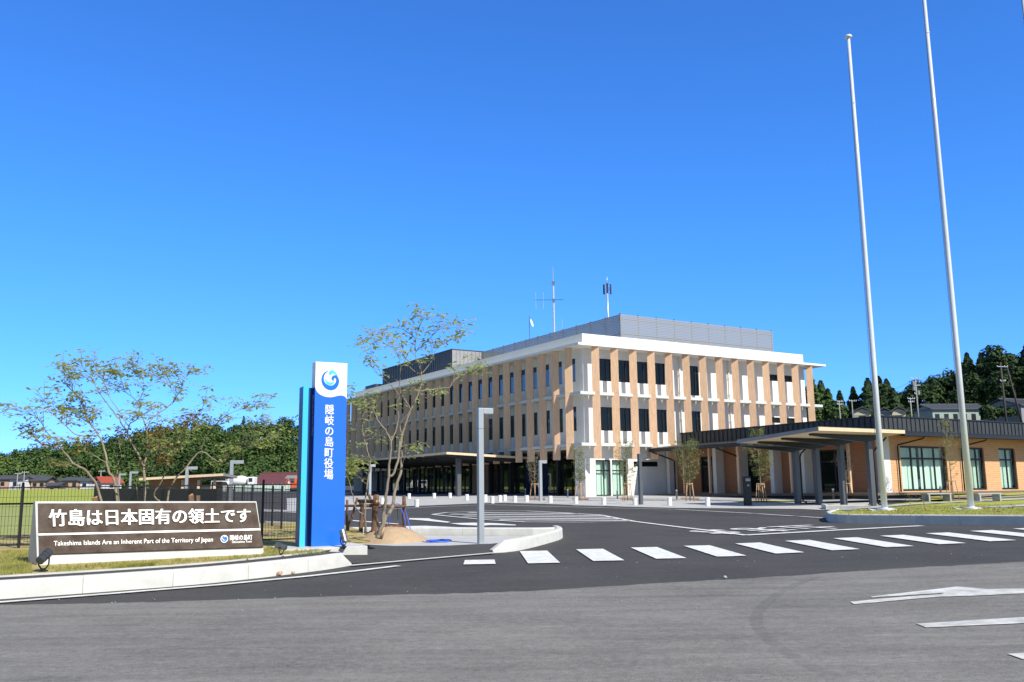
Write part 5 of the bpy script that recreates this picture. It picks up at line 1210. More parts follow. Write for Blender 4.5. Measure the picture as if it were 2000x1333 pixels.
def slim_post(px, pyb, pyt, label):
    b = G(px, pyb, .02); hh = zat(px, pyt, b.y) - b.z; t = thing('guide_light', label, 'bollard', b, 'slim grey bollard lights')
    mb = MB(); mb.box(b.x - .045, b.x + .045, b.y - .045, b.y + .045, b.z - .03, b.z + hh - .08); mb.build('shaft', 'grey_post', t)
    mb = MB(); mb.box(b.x - .05, b.x + .05, b.y - .05, b.y + .05, b.z + hh - .079, b.z + hh); mb.build('head', 'light_post', t)
for q in ((1026, 969.5, 955, 'slim grey bollard light against the blue entrance wall'), (1109, 972, 956, 'slim grey bollard light in front of the dark corner glazing'), (1206, 975, 957, 'slim grey bollard light in front of the green curtained bay'), (1244.5, 986.5, 974, 'grey bollard light tucked behind a white bollard'),
          (1322, 976, 957, 'slim grey bollard light left of a staked tree at the annex'), (1628, 978, 955, 'slim grey bollard light between two canopy columns'), (1838.5, 976, 949.5, 'dark bollard light beside the left stone bench')): slim_post(*q)
def lamp(label, px, pyb, pyt, w_, arm, dz=0.012, m_='light_post', az=None, Yf=None):
    b = G(px, pyb, dz) if Yf is None else Vector((*P(px, pyb, Yf)[:2], 0)); 
    if Yf is not None: b.z = g(b.x, b.y)
    hh = zat(px, pyt, b.y) - b.z; t = thing('lamp_post', label, 'lamp post', b, 'L shaped lamp posts')
    d = Vector((math.cos(R(az if az is not None else 27)), math.sin(R(az if az is not None else 27)), 0)); s_ = Vector((-d.y, d.x, 0)); h = w_ / 2
    mb = MB(); mb.obox(b + Z * (hh / 2 - .02), (d, s_, Z), (h, h, hh / 2)); mb.build('post', m_, t, bevel=min(.006, h * .1))
    mb = MB(); mb.obox(b + d * (h + .001 + arm / 2) + Z * (hh - h - .02), (d, s_, Z), (arm / 2, h, h)); k = mb.build('arm', m_, t, bevel=min(.006, h * .1))
    mb = MB(); mb.obox(b + d * (h + arm * .55) + Z * (hh - 2 * h - .024), (d, s_, Z), (arm * .35, h * .7, .004)); mb.build('diffuser', 'white_gloss', k)
    mb = MB(); mb.obox(b + Z * hh * .84, (d, s_, Z), (h + .0015, h + .0015, .004)); mb.build('joint', 'grey_post', t)
lamp('big L shaped steel lamp post standing alone at the end of the footpath', 939, 1062, 796, .125, .245)
lamp('slim L shaped lamp post beside the bare young tree at the entrance', 1056, 979, 899, .17, .34)
lamp('dark slim L shaped lamp post in front of the annex eaves', 1252, 986, 886, .17, .34, m_='grey_post')
lamp('L shaped lamp post seen behind the tree trunks left of the entrance canopy', 722, 974, 907, .17, .3)
lamp('pale L shaped lamp post right of the timber shelter', 450, 985, 899, .19, .55, az=10, Yf=52)
lamp('small lamp post left of the red roofed house', 253, 970, 921, .16, .5, az=10, Yf=75)
lamp('small lamp post in front of the timber shelter', 363, 975, 911, .14, .4, az=10, Yf=44)
lamp('tiny distant lamp post between the tree stems', 232, 965, 925, .16, .5, az=10, Yf=92)

# kiosk, benches
b = G(1461, 988); hh = zat(1461, 931, b.y) - b.z
t = thing('kiosk_post', 'black slab shaped information post on the pavement left of the canopy columns', 'sign', b); kd, kn = U, -V
mb = MB(); mb.obox(b + Z * hh / 2, (kd, kn, Z), (.20, .09, hh / 2)); mb.build('body', 'kiosk_black', t, bevel=.01)
mb = MB(); mb.obox(b + Z * (hh - .17) + kn * .0915, (kd, kn, Z), (.15, .002, .055)); mb.build('label_strip', 'white_gloss', t)
mb = MB()
for k in range(4): mb.obox(b + Z * (hh - .17) + kn * .0945 + kd * (-.10 + k * .067), (kd, kn, Z), (.022, .001, .036))
mb.build('pictogram', 'kiosk_black', t)
mb = MB(); mb.obox(b + Z * (hh - .42) + kn * .0915, (kd, kn, Z), (.06, .001, .012)); mb.obox(b + Z * (hh - .47) + kn * .0915, (kd, kn, Z), (.08, .001, .010)); mb.build('marks', 'white_gloss', t)
def bench(label, pxa, pxb, pyb, Yc):
    a = P(pxa, pyb, Yc); a.z = g(a.x, a.y) + .18; L_ = solve(lambda s: a + U * s, pxb, 0, 6)
    t = thing('stone_bench', label, 'bench', a, 'stone benches on the lawn'); mb = MB(); c = a + U * (L_ / 2); mb.obox(c + Z * .425, (U, V, Z), (L_ / 2 + .05, .20, .03)); mb.build('seat', 'stone', t, bevel=.01)
    for s in (.10, L_ - .10): mb = MB(); mb.obox(a + U * s + Z * .19, (U, V, Z), (.06, .2, .20)); mb.build('leg', 'stone', t, bevel=.008)
bench('grey stone bench left of the middle flagpole, beside a dark bollard light', 1806, 1853, 972, 45.5)
bench('grey stone bench just right of the middle flagpole foot', 1905, 1950, 971, 45.0)

# ================================================================== young staked trees
def young(seed, h, leafy, spread):
    rng = random.Random(seed); mb = MB(); lv, lf = [], []; tr = [Vector((0, 0, 0)), Vector((.01, .02, h * .35)), Vector((-.02, 0, h * .62)), Vector((.01, 0, h))]
    tr = smooth_path(tr, 4); mb.tube(tr, [.035 - .03 * i / (len(tr) - 1) for i in range(len(tr))], 8)
    for k in range(46):
        f = rng.uniform(.30, .97); i = int(f * (len(tr) - 1)); b = tr[i]; a = rng.uniform(0, 6.283); env = spread * (math.sin(math.pi * min(1, max(0, (f - .22) / .85)) ** .8) * .9 + .15)
        d = Vector((math.cos(a), math.sin(a), 0)); L_ = env * rng.uniform(.6, 1.1); up = L_ * rng.uniform(.7, 1.5)
        q = [b, b + d * L_ * .6 + Z * up * .3, b + d * L_ + Z * up]; q = smooth_path(q, 3); mb.tube(q, [.011, .009, .007, .006, .005, .004, .003][:len(q)], 4, cap=False)
        for _ in range(int(12 * leafy)):
            j = rng.randint(2, len(q) - 1); o_ = q[j] + Vector((rng.gauss(0, .07), rng.gauss(0, .07), rng.gauss(.02, .08)))
            leaf_cluster(lv, lf, o_, rng.randint(2, 4), .10, rng, flat=.9, spread=.05)
        if leafy < .5:
            for _ in range(4): e_ = q[-1] + Vector((rng.gauss(0, .1), rng.gauss(0, .1), rng.uniform(.05, .3))); mb.tube([q[-2], e_], [.004, .002], 3, cap=False)
    return mb, lv, lf
protos = []
def young_tree(label, px, pyb, pyt, seed, leafy, spread, dz=.04, Yf=None):
    b = G(px, pyb, dz) if Yf is None else P(px, pyb, Yf)
    if Yf is not None: b.z = g(b.x, b.y) + dz
    h = zat(px, pyt, b.y) - b.z; mb, lv, lf = young(seed, h, leafy, spread)
    t = thing('young_tree', label, 'tree', b, 'young staked trees along the buildings')
    mb.v = [tuple(Vector(v) + b) for v in mb.v]; mb.build('trunk', 'bark', t, smooth=True)
    if lf: m_ = MB(); m_.v = [tuple(v + b) for v in lv]; m_.f = lf; m_.build('crown', 'leaf_young', t)
    # four-legged timber stake frame
    s = thing('stake_frame', label.split(',')[0].replace('young tree', 'pale timber stakes under the young tree') , 'tree support', b, 'timber stake frames at the young trees')
    hs = 1.0; 
    for k in range(4):
        a = R(45 + 90 * k + seed * 13); d = Vector((math.cos(a), math.sin(a), 0)); m_ = MB(); m_.tube([b + d * .33 - Z * .06, b + d * .20 + Z * hs], .024, 8); m_.build('stake', 'stake_wood', s, smooth=True)
    m_ = MB()
    for k in range(4):
        a, c = R(45 + 90 * k + seed * 13), R(135 + 90 * k + seed * 13); p_ = b + Vector((math.cos(a), math.sin(a), 0)) * .25 + Z * (hs - .06); q_ = b + Vector((math.cos(c), math.sin(c), 0)) * .25 + Z * (hs - .06); m_.tube([p_, q_], .022, 6)
    m_.build('crossbar', 'stake_wood', s, smooth=True)
young_tree('bare young tree, left of the slim lamp post by the entrance', 1045, 976, 880, 31, .12, .55)
young_tree('leafy young tree, in front of the white corner pier', 1133, 977.5, 869, 32, .9, .5)
young_tree('leafy young tree, in front of the glazed bay and blank wall', 1226, 978.5, 858, 33, .8, .62)
young_tree('round leafy young tree, beside the annex white piers', 1348, 978.5, 862, 34, 1.25, .85)
young_tree('full leafy young tree, right of the black kiosk post', 1487, 980, 842, 35, 1.25, .85)
young_tree('bare young tree, behind the canopy columns', 1655, 978, 862, 36, .15, .6)
young_tree('thinly leaved young tree, right in front of the sunlit annex front', 1861, 974, 822, 37, .45, .62, dz=.2)
# seedlings on the lawn island
rng = random.Random(8)
for lab, px, py, hh in (('tall thin seedling on the lawn between the flagpoles, left one', 1780, 1000, .55), ('tall thin seedling on the lawn between the flagpoles, right one', 1806, 998, .55), ('dark low seedling on the lawn near the left flagpole', 1762, 1002, .16), ('low seedling right of the middle flagpole', 1921, 997, .14), ('low seedling at the lawn front edge, far right', 1950, 1001, .2), ('low reddish seedling near the right path', 1978, 994, .16), ('tall thin seedling in front of a canopy column', 1698, 990, .7)):
    b = G(px, py, LZ); t = thing('seedling', lab, 'plant', b, 'seedlings on the lawn'); mb = MB(); lv, lf = [], []
    for k in range(3):
        e_ = b + Vector((rng.gauss(0, .03), rng.gauss(0, .03), hh * rng.uniform(.6, 1))); mb.tube([b - Z * .03, e_], [.006, .003], 4)
        leaf_cluster(lv, lf, e_, 5, .07, rng); 
    for k in range(5): leaf_cluster(lv, lf, b + Vector((rng.gauss(0, .04), rng.gauss(0, .04), .05)), 3, .09, rng, flat=.9)
    mb.build('stem', 'bark', t); m_ = MB(); m_.v = [tuple(v) for v in lv]; m_.f = lf; m_.build('leaves', 'leaf_dry' if hh < .3 else 'leaf_young', t)
# stones by the kerb
for lab, px, py, s_ in (('orange brown stone lying against the white kerb, bigger of two', 546, 1123, .05), ('small orange stone against the kerb near its rounded end', 572, 1121, .032), ('grey pebble on the dark road near the crossing', 1416, 1130, .03)):
    b = G(px, py, .01); bm = bmesh.new(); bmesh.ops.create_icosphere(bm, subdivisions=2, radius=s_)
    for v in bm.verts: v.co *= rng.uniform(.75, 1.15); v.co.z *= .75
    me = bpy.data.meshes.new('stone'); bm.to_mesh(me); bm.free(); me.materials.append(M['rock' if 'orange' in lab else 'stone']); o = bpy.data.objects.new('stone', me); col.objects.link(o); o.location = b + Z * s_ * .5; tag(o, lab, 'stone')
mb = MB(); rng = random.Random(15)
for _ in range(60):
    px, py = (rng.uniform(960, 2000), rng.gauss(1092, 16)) if rng.random() < .6 else (rng.uniform(100, 1400), rng.gauss(1172, 10)); q = G(px, py, .012); s_ = rng.uniform(.003, .008)
    dd = Vector((rng.gauss(0, 1), rng.gauss(0, 1), 0)).normalized(); mb.obox(q + Z * s_ * .4, (dd, Vector((-dd.y, dd.x, 0)), Z), (s_, s_ * .7, s_ * .6))
tag(mb.build('grit', 'stone', loc=G(1200, 1092)), 'loose grit scattered on the dark road by the crossing', 'grit', kind='stuff')
# grass tufts of the verge and lawn
def tufts(name, label, polys, n, hgt, m_, seed, dz):
    rng = random.Random(seed); mb = MB()
    for _ in range(n):
        a, b, c, d = rng.choice(polys); s, t_ = rng.random(), rng.random(); px = (a[0] * (1 - s) + b[0] * s) * (1 - t_) + (d[0] * (1 - s) + c[0] * s) * t_; py = (a[1] * (1 - s) + b[1] * s) * (1 - t_) + (d[1] * (1 - s) + c[1] * s) * t_
        q = G(px, py, dz)
        for k in range(5):
            an = rng.uniform(0, 6.283); dd = Vector((math.cos(an), math.sin(an), 0)); b_ = q + dd * rng.uniform(0, .03); hh = hgt * rng.uniform(.5, 1.3); sd_ = Vector((-dd.y, dd.x, 0)) * .004
            mb.quad(b_ - sd_, b_ + sd_, b_ + dd * hh * .5 + Z * hh)
    o = mb.build(name, m_); tag(o, label, 'grass', kind='stuff')
mat('blade', (.22, .26, .05), .7, var=.4, vscale=1.5, c2=(.44, .42, .12), trans=.3)
tufts('grass', 'grass blades growing around the monument and pylon', [((0, 1108), (60, 1103), (60, 1075), (0, 1078)), ((100, 1118), (520, 1092), (520, 1085), (90, 1108)), ((510, 1090), (640, 1082), (600, 1066), (520, 1070)), ((220, 1112), (300, 1106), (300, 1103), (220, 1108)), ((0, 1125), (60, 1120), (60, 1104), (0, 1108))], 2600, .05, 'blade', 6, VZ)
tufts('grass', 'short grass blades on the flagpole island', [((1625, 1006), (2000, 1008), (2000, 985), (1700, 990))], 3800, .05, 'blade', 7, LZ)

# ================================================================== houses, shelter, vehicles beyond
def house(label, px, Yc, w_, dpt, wh, rh, ang, wall, roof, base=None, hip=0., gable_front=False, cat='house', group='houses beyond the field', name='house', wins=2, pyb=None):
    b = P(px, 950, Yc); b.z = base if base is not None else g(b.x, b.y) + .9
    if pyb is not None: b.z = zat(px, pyb, Yc)
    a = R(ang); X_ = Vector((math.cos(a), math.sin(a), 0)); Y_ = Vector((-math.sin(a), math.cos(a), 0)); t = thing(name, label, cat, b, group)
    L_ = lambda x, y, z: b + X_ * x + Y_ * y + Z * z; h = w_ / 2; k = dpt / 2; ov = .5
    mb = MB(); mb.hexa([L_(-h, -k, -1), L_(h, -k, -1), L_(h, k, -1), L_(-h, k, -1), L_(-h, -k, wh), L_(h, -k, wh), L_(h, k, wh), L_(-h, k, wh)])
    if not hip: mb.quad(L_(-h, -k, wh), L_(-h, k, wh), L_(-h, 0, wh + rh * k / (k + ov))); mb.quad(L_(h, -k, wh), L_(h, k, wh), L_(h, 0, wh + rh * k / (k + ov)))
    mb.build('wall', wall, t)
    mb = MB(); r_ = [L_(-h - ov + hip, 0, wh + rh), L_(h + ov - hip, 0, wh + rh)]; e_ = [L_(-h - ov, -k - ov, wh - .12), L_(h + ov, -k - ov, wh - .12), L_(h + ov, k + ov, wh - .12), L_(-h - ov, k + ov, wh - .12)]
    up = Z * .16; vs = e_ + r_ + [v + up for v in e_ + r_]
    mb.add(vs, [(0, 1, 5, 4), (2, 3, 4, 5), (6, 7, 11, 10), (8, 9, 10, 11), (0, 1, 7, 6), (2, 3, 9, 8), (3, 0, 6, 9), (1, 2, 8, 7)] + ([(3, 0, 4), (1, 2, 5), (9, 6, 10), (7, 8, 11)] if hip else [(0, 4, 10, 6), (4, 3, 9, 10), (5, 1, 7, 11), (2, 5, 11, 8)]))
    for i in range(int((w_ + 2 * ov) / .7)):
        if hip: break
        x = -h - ov + .35 + i * .7; 
        for s in (-1, 1): mb.tube([L_(x, s * (k + ov), wh + .05), L_(x, 0, wh + rh + .17)], .05, 4)
    mb.tube([r_[0] + up, r_[1] + up], .16, 6); mb.build('roof', roof, t)
    n = max(1, wins)
    for i in range(n):
        x = -h + w_ * (i + .5) / n
        for s in (-1,):
            m_ = MB(); yy = -k - .03; m_.hexa([L_(x - .45, yy, wh * .5), L_(x + .45, yy, wh * .5), L_(x + .45, -k, wh * .5), L_(x - .45, -k, wh * .5), L_(x - .45, yy, wh * .78), L_(x + .45, yy, wh * .78), L_(x + .45, -k, wh * .78), L_(x - .45, -k, wh * .78)]); f = m_.build('window', 'frame_dark', t)
            m_ = MB(); m_.quad(L_(x - .4, yy - .01, wh * .52), L_(x - .03, yy - .01, wh * .52), L_(x - .03, yy - .01, wh * .76), L_(x - .4, yy - .01, wh * .76)); m_.quad(L_(x + .03, yy - .01, wh * .52), L_(x + .4, yy - .01, wh * .52), L_(x + .4, yy - .01, wh * .76), L_(x + .03, yy - .01, wh * .76)); m_.build('pane', 'glass_house', f)
    if gable_front:
        for s in (-1, 1):
            m_ = MB(); m_.quad(L_(s * (h + .03), -.7, wh * .45), L_(s * (h + .03), .7, wh * .45), L_(s * (h + .03), .7, wh * .8), L_(s * (h + .03), -.7, wh * .8)); m_.build('window', 'glass_house', t)
    return t
def lhouse(label, px, Y, ridge, eave, wpx, dpt, ang, wall, roof, gable=False, wins=2, base=963, **k):
    b = P(px, base, Y); zr = zat(px, ridge, Y) - b.z; ze = zat(px, eave, Y) - b.z; wd = wpx * Y / 1776
    house(label, px, Y, dpt if gable else wd, wd if gable else dpt, ze, zr - ze, ang, wall, roof, pyb=base, gable_front=gable, wins=wins, **k)
lhouse('pink walled house with dark roof at the left edge of the field', 4, 225, 931.5, 936.5, 46, 6, 4, 'house_pink', 'tile_roof')
lhouse('plain white house beside the pink house, beyond the rice field', 41, 220, 932.5, 936, 22, 5, -4, 'house_white', 'tile_roof', wins=1)
lhouse('grey roofed house with low dark gable between white and tan houses', 64, 232, 930.5, 940, 18, 6, 70, 'house_grey', 'tile_roof', True, wins=1)
lhouse('tan house with black tiled roof beyond the rice field', 85, 224, 932.5, 939, 26, 6, 4, 'house_tan', 'tile_roof')
lhouse('small pale grey house among the trees at the field edge', 121, 236, 937.5, 940, 15, 4, 8, 'house_grey', 'tile_roof', wins=1)
lhouse('orange tan house with grey roof left of the red roofed house', 147, 226, 934.5, 938.5, 30, 6, 3, 'house_tan', 'tile_roof')
lhouse('small white house squeezed left of the red roofed house', 174, 222, 936.5, 940, 16, 5, 0, 'house_white', 'tile_roof', wins=1)
lhouse('white gabled house with bright red roof', 211, 205, 934, 943.5, 28, 4.5, 50, 'house_white', 'tile_red', True, wins=1)
lhouse('low shed with pink walls and dark lean roof in front of the tan house', 109, 212, 945.5, 948.5, 22, 3.5, 0, 'house_pink', 'tile_roof', wins=1)
lhouse('long house with maroon seamed roof left of the pylon', 562, 190, 925.5, 945, 108, 7, 4, 'house_grey', 'tile_maroon', hip=.9, group='houses beyond the car park', wins=4, base=962)
lhouse('pale flat fronted shed before the maroon roofed house', 574, 176, 932.5, 934, 18, 3, 4, 'house_white', 'house_grey', group='houses beyond the car park', wins=1, base=962)
# timber bicycle shelter
sb = P(372, 975, 47); sb.z = g(sb.x, sb.y); t = thing('timber_shelter', 'open timber bicycle shelter with thin sloping roof', 'shelter', sb)
sw = 4.0; zt0, zt1 = zat(290, 934, 47) - sb.z, zat(447, 925.5, 47) - sb.z
mb = MB(); x0_, x1_ = P(288, 930, 47).x, P(448, 930, 47).x
mb.hexa([(x0_, 46, sb.z + zt0 - .13), (x1_, 46, sb.z + zt1 - .13), (x1_, 48.4, sb.z + zt1 - .22), (x0_, 48.4, sb.z + zt0 - .22), (x0_, 46, sb.z + zt0), (x1_, 46, sb.z + zt1), (x1_, 48.4, sb.z + zt1 - .09), (x0_, 48.4, sb.z + zt0 - .09)]); mb.build('roof', 'seam_light', t)
mb = MB(); mb.hexa([(x0_, 45.96, sb.z + zt0 - .13), (x1_, 45.96, sb.z + zt1 - .13), (x1_, 45.998, sb.z + zt1 - .13), (x0_, 45.998, sb.z + zt0 - .13), (x0_, 45.96, sb.z + zt0 - .02), (x1_, 45.96, sb.z + zt1 - .02), (x1_, 45.998, sb.z + zt1 - .02), (x0_, 45.998, sb.z + zt0 - .02)]); mb.build('fascia', 'fascia_wood', t)
xw = P(394, 950, 46.7).x; mb = MB(); mb.hexa([(x0_ + .25, 46.62, sb.z), (xw, 46.62, sb.z), (xw, 46.72, sb.z), (x0_ + .25, 46.72, sb.z), (x0_ + .25, 46.62, sb.z + zt0 - .15), (xw, 46.62, sb.z + zt0 - .02), (xw, 46.72, sb.z + zt0 - .02), (x0_ + .25, 46.72, sb.z + zt0 - .15)]); mb.box(xw, x1_ - .75, 48.2, 48.28, sb.z, sb.z + zt0 - .2); mb.build('wall', 'cladding_red', t)
for px in (357, 388, 419): x = P(px, 950, 46.4).x; mb = MB(); mb.box(x - .06, x + .06, 46.34, 46.46, sb.z - .05, sb.z + zt0 - .14); mb.build('post', 'fascia_wood', t)
mb = MB(); mb.box(x0_ + .3, x1_ - .9, 46.36, 46.44, sb.z + .78, sb.z + .9); mb.build('rail', 'light_post', t)
# site hoarding and plant beyond the car park
hb_ = P(500, 955, 112); hb_.z = g(hb_.x, hb_.y); t = thing('site_hoarding', 'row of pale green translucent site panels beyond the car park', 'fence', hb_); xa, xb = P(424, 955, 112).x, P(640, 955, 112).x; hz_ = zat(500, 946, 112) - hb_.z
n = 12
for k in range(n):
    a, b = xa + (xb - xa) * k / n, xa + (xb - xa) * (k + 1) / n; mb = MB(); mb.box(a + .03, b - .03, 112, 112.05, hb_.z, hb_.z + hz_); mb.build('panel', 'pale_panel', t)
mb = MB()
for k in range(n + 1): x = xa + (xb - xa) * k / n; mb.tube([(x, 111.95, hb_.z - .1), (x, 111.95, hb_.z + hz_ + .1)], .03, 6)
mb.build('frame', 'galv', t)
def truck(label, px, Yc, s, top):
    b = P(px, 955, Yc); b.z = g(b.x, b.y); t = thing('tank_truck', label, 'truck', b); X = lambda x0, x1, y0, y1, z0, z1, mb: mb.box(b.x + x0 * s, b.x + x1 * s, b.y + y0 * s, b.y + y1 * s, b.z + z0 * s, b.z + z1 * s)
    mb = MB(); X(-2.4, 2.4, -.9, .9, .55, .75, mb); mb.build('chassis', 'frame_dark', t)
    mb = MB(); X(1.3, 2.4, -.9, .9, .76, 2.25, mb); c = mb.build('cab', 'white_gloss', t, bevel=.12 * s)
    mb = MB(); X(1.5, 2.1, -.92, -.905, 1.45, 2.05, mb); mb.build('window', 'glass_house', c)
    mb = MB(); mb.tube([(b.x - 2.2 * s, b.y, b.z + 1.5 * s), (b.x - 1.9 * s, b.y, b.z + 1.55 * s), (b.x + .2 * s, b.y, b.z + 1.65 * s), (b.x + 1.1 * s, b.y, b.z + 1.7 * s)], [.35 * s, .72 * s, .85 * s, .5 * s], 16); mb.build('drum', 'white_gloss', t, smooth=True)
    mb = MB(); mb.tube([(b.x - 2.3 * s, b.y, b.z + 1.0 * s), (b.x - 2.5 * s, b.y, b.z + 2.3 * s), (b.x - 1.6 * s, b.y, b.z + 2.75 * s)], .09 * s, 6); mb.build('chute', 'galv', t)
    for x in (-1.6, -.8, 1.8):
        for y in (-.75, .75):
            mb = MB(); mb.tube([(b.x + x * s, b.y + (y - .14) * s, b.z + .42 * s), (b.x + x * s, b.y + (y + .14) * s, b.z + .42 * s)], .42 * s, 14); mb.build('wheel', 'rubber', t)
truck('white drum truck parked behind the pale site panels', 470, 116, .78, 936)
b = P(436, 955, 109); b.z = g(b.x, b.y); t = thing('white_van', 'small white van left of the drum truck, before the site panels', 'van', b)
mb = MB(); mb.add([(b.x + x, b.y + y, b.z + z) for y in (-.6, .6) for x, z in ((-1.3, .3), (1.35, .3), (1.35, .75), (.95, .85), (.55, 1.3), (-1.25, 1.32))], [(0, 1, 2, 3, 4, 5), (6, 7, 8, 9, 10, 11)] + [(i, (i + 1) % 6, 6 + (i + 1) % 6, 6 + i) for i in range(6)]); mb.build('body', 'white_gloss', t)
mb = MB(); mb.quad(*[(b.x + x, b.y - .61, b.z + z) for x, z in ((-1.1, .85), (.75, .85), (.5, 1.2), (-1.1, 1.22))]); mb.build('window', 'glass_house', t)
for x in (-.8, .85): mb = MB(); mb.tube([(b.x + x, b.y - .62, b.z + .28), (b.x + x, b.y + .62, b.z + .28)], .28, 12); mb.build('wheel', 'rubber', t)
b = P(577, 957, 108); b.z = g(b.x, b.y); t = thing('small_excavator', 'small orange excavator half hidden by the left edge of the pylon', 'excavator', b)
mb = MB(); mb.box(b.x - .5, b.x + .5, b.y - .4, b.y + .4, b.z + .42, b.z + .95); mb.build('body', 'orange_paint', t, bevel=.05)
mb = MB(); mb.box(b.x - .1, b.x + .45, b.y - .35, b.y + .35, b.z + .96, b.z + 1.55); mb.build('cab', 'orange_paint', t, bevel=.04)
mb = MB(); mb.tube([(b.x - .45, b.y - .1, b.z + .7), (b.x - .9, b.y - .1, b.z + 1.5), (b.x - 1.3, b.y - .1, b.z + .6)], [.09, .08, .06], 6); mb.build('arm', 'orange_paint', t)
for y in (-.38, .38): mb = MB(); mb.tube([(b.x - .5, b.y + y - .1, b.z + .2), (b.x + .5, b.y + y - .1, b.z + .2)], .2, 10); mb.build('track', 'rubber', t)

# right: village behind the annex
gr_ = 'houses on the rise behind the annex'
def rhouse(label, px, Y, ridge, eave, wpx, dpt, ang, wall, roof, gable=False, wins=2):
    b = P(px, 845, Y); zr = zat(px, ridge, Y) - b.z; ze = zat(px, eave, Y) - b.z; wd = wpx * Y / 1776
    house(label, px, Y, dpt if gable else wd, wd if gable else dpt, ze, zr - ze, ang, wall, roof, pyb=845, gable_front=gable, wins=wins, group=gr_)
rhouse('cream gabled house with dark tiled roof, left of the first flagpole', 1693, 190, 799, 806, 30, 6, 72, 'house_cream', 'tile_roof', True)
rhouse('grey gabled house just right of the first flagpole', 1737, 186, 800, 807, 22, 6, 70, 'house_grey', 'tile_roof', True)
rhouse('cream gabled house beside the tall utility pole', 1763, 192, 798, 806, 24, 6, 74, 'house_cream', 'tile_roof', True)
rhouse('long pale green house with wide dark tiled roof behind the annex', 1868, 180, 792, 802, 108, 7, 4, 'house_green', 'tile_roof', wins=6)
rhouse('big pale grey house with dark roof at the right edge', 2000, 170, 782, 796, 84, 8, 24, 'house_grey', 'tile_roof', wins=3)
def util_pole(label, px, Yc, pyb, pyt, arms, m_='concrete_pole', r_=.15, gear=False, lean=0.):
    b = P(px, pyb, Yc); zt = zat(px, pyt, Yc); t = thing('utility_pole', label, 'utility pole', b, 'utility poles'); top = Vector((b.x + lean, b.y, zt))
    mb = MB(); mb.tube([b - Z * 3, top], [r_, r_ * .65], 10); mb.build('pole', m_, t, smooth=True)
    for f, L_ in arms:
        c = b.lerp(top, f); m = MB(); m.obox(c + RGT * L_ * .12, (Vector((.95, .3, 0)).normalized(), Vector((-.3, .95, 0)).normalized(), Z), (L_ / 2, .05, .05)); k = m.build('crossarm', 'galv', t)
        m = MB()
        for s in (-.45, -.15, .2, .45): m.lathe(c + RGT * L_ * (.12 + s * .9) + Z * .05, [(.05, 0), (.06, .1), (.03, .16)], 8)
        m.build('insulator', 'white_gloss', k)
    if gear:
        for dz, dx in ((-1.0, -.42), (-1.9, -.38), (-2.6, .3)): c = top + Z * dz + RGT * dx; m = MB(); m.lathe(c, [(.24, -.35), (.26, -.3), (.26, .25), (.2, .33)], 12); m.build('transformer', 'house_grey', t)
        m = MB(); m.tube([top - Z * .3 + RGT * .2, top - Z * .25 + RGT * 1.2, top - Z * .4 + RGT * 1.45], .04, 6); m.build('lamp_arm', 'galv', t)
    return t
up1 = util_pole('tall utility pole with transformers and crossarms between the flagpoles', 1794, 150, 818, 737, [(.97, 2.2), (.80, 1.3), (.6, 1.0)], gear=True)
util_pole('shorter utility pole left of the tall one with transformers', 1781, 160, 818, 777, [(.95, 1.5), (.8, 1.2)])
util_pole('utility pole nearest the town hall, carrying a double crossarm', 1642, 165, 830, 783, [(.97, 1.3), (.85, 1.3)], r_=.13)
util_pole('second utility pole right of the one nearest the town hall', 1667, 170, 830, 782, [(.97, 1.6)], r_=.13)
util_pole('dark wooden utility pole before the wooded slope, right', 1966, 140, 830, 708, [(.93, 2.0), (.7, 1.0)], 'dark_pole', .2)
util_pole('dark leaning stay pole beside the wooden utility pole', 1995, 141, 800, 715, [], 'dark_pole', .17, lean=-1.6)
for lab, px, pyt in (('thin distant pole above the pink house', 32, 924), ('thin distant pole above the white house', 45, 921), ('thin distant pole above the red roofed house', 195, 919)): util_pole(lab, px, 215, 960, pyt, [(.95, 1.6)], r_=.14)
mb = MB()
def wire(a, b, sag=.6):
    mb.tube([a.lerp(b, k / 8) - Z * sag * 4 * (k / 8) * (1 - k / 8) for k in range(9)], .018, 4)
for z_ in (0, -.9): wire(P(1794, 738, 150) + Z * z_, P(1966, 718, 140) + Z * z_); wire(P(1794, 738, 150) + Z * z_, P(1667, 783, 170) + Z * z_); wire(P(1966, 718, 140) + Z * z_, P(2200, 690, 138) + Z * z_)
tag(mb.build('power_line', 'frame_dark', loc=P(1794, 738, 150)), 'thin black wires strung between the utility poles behind the annex', 'wires')

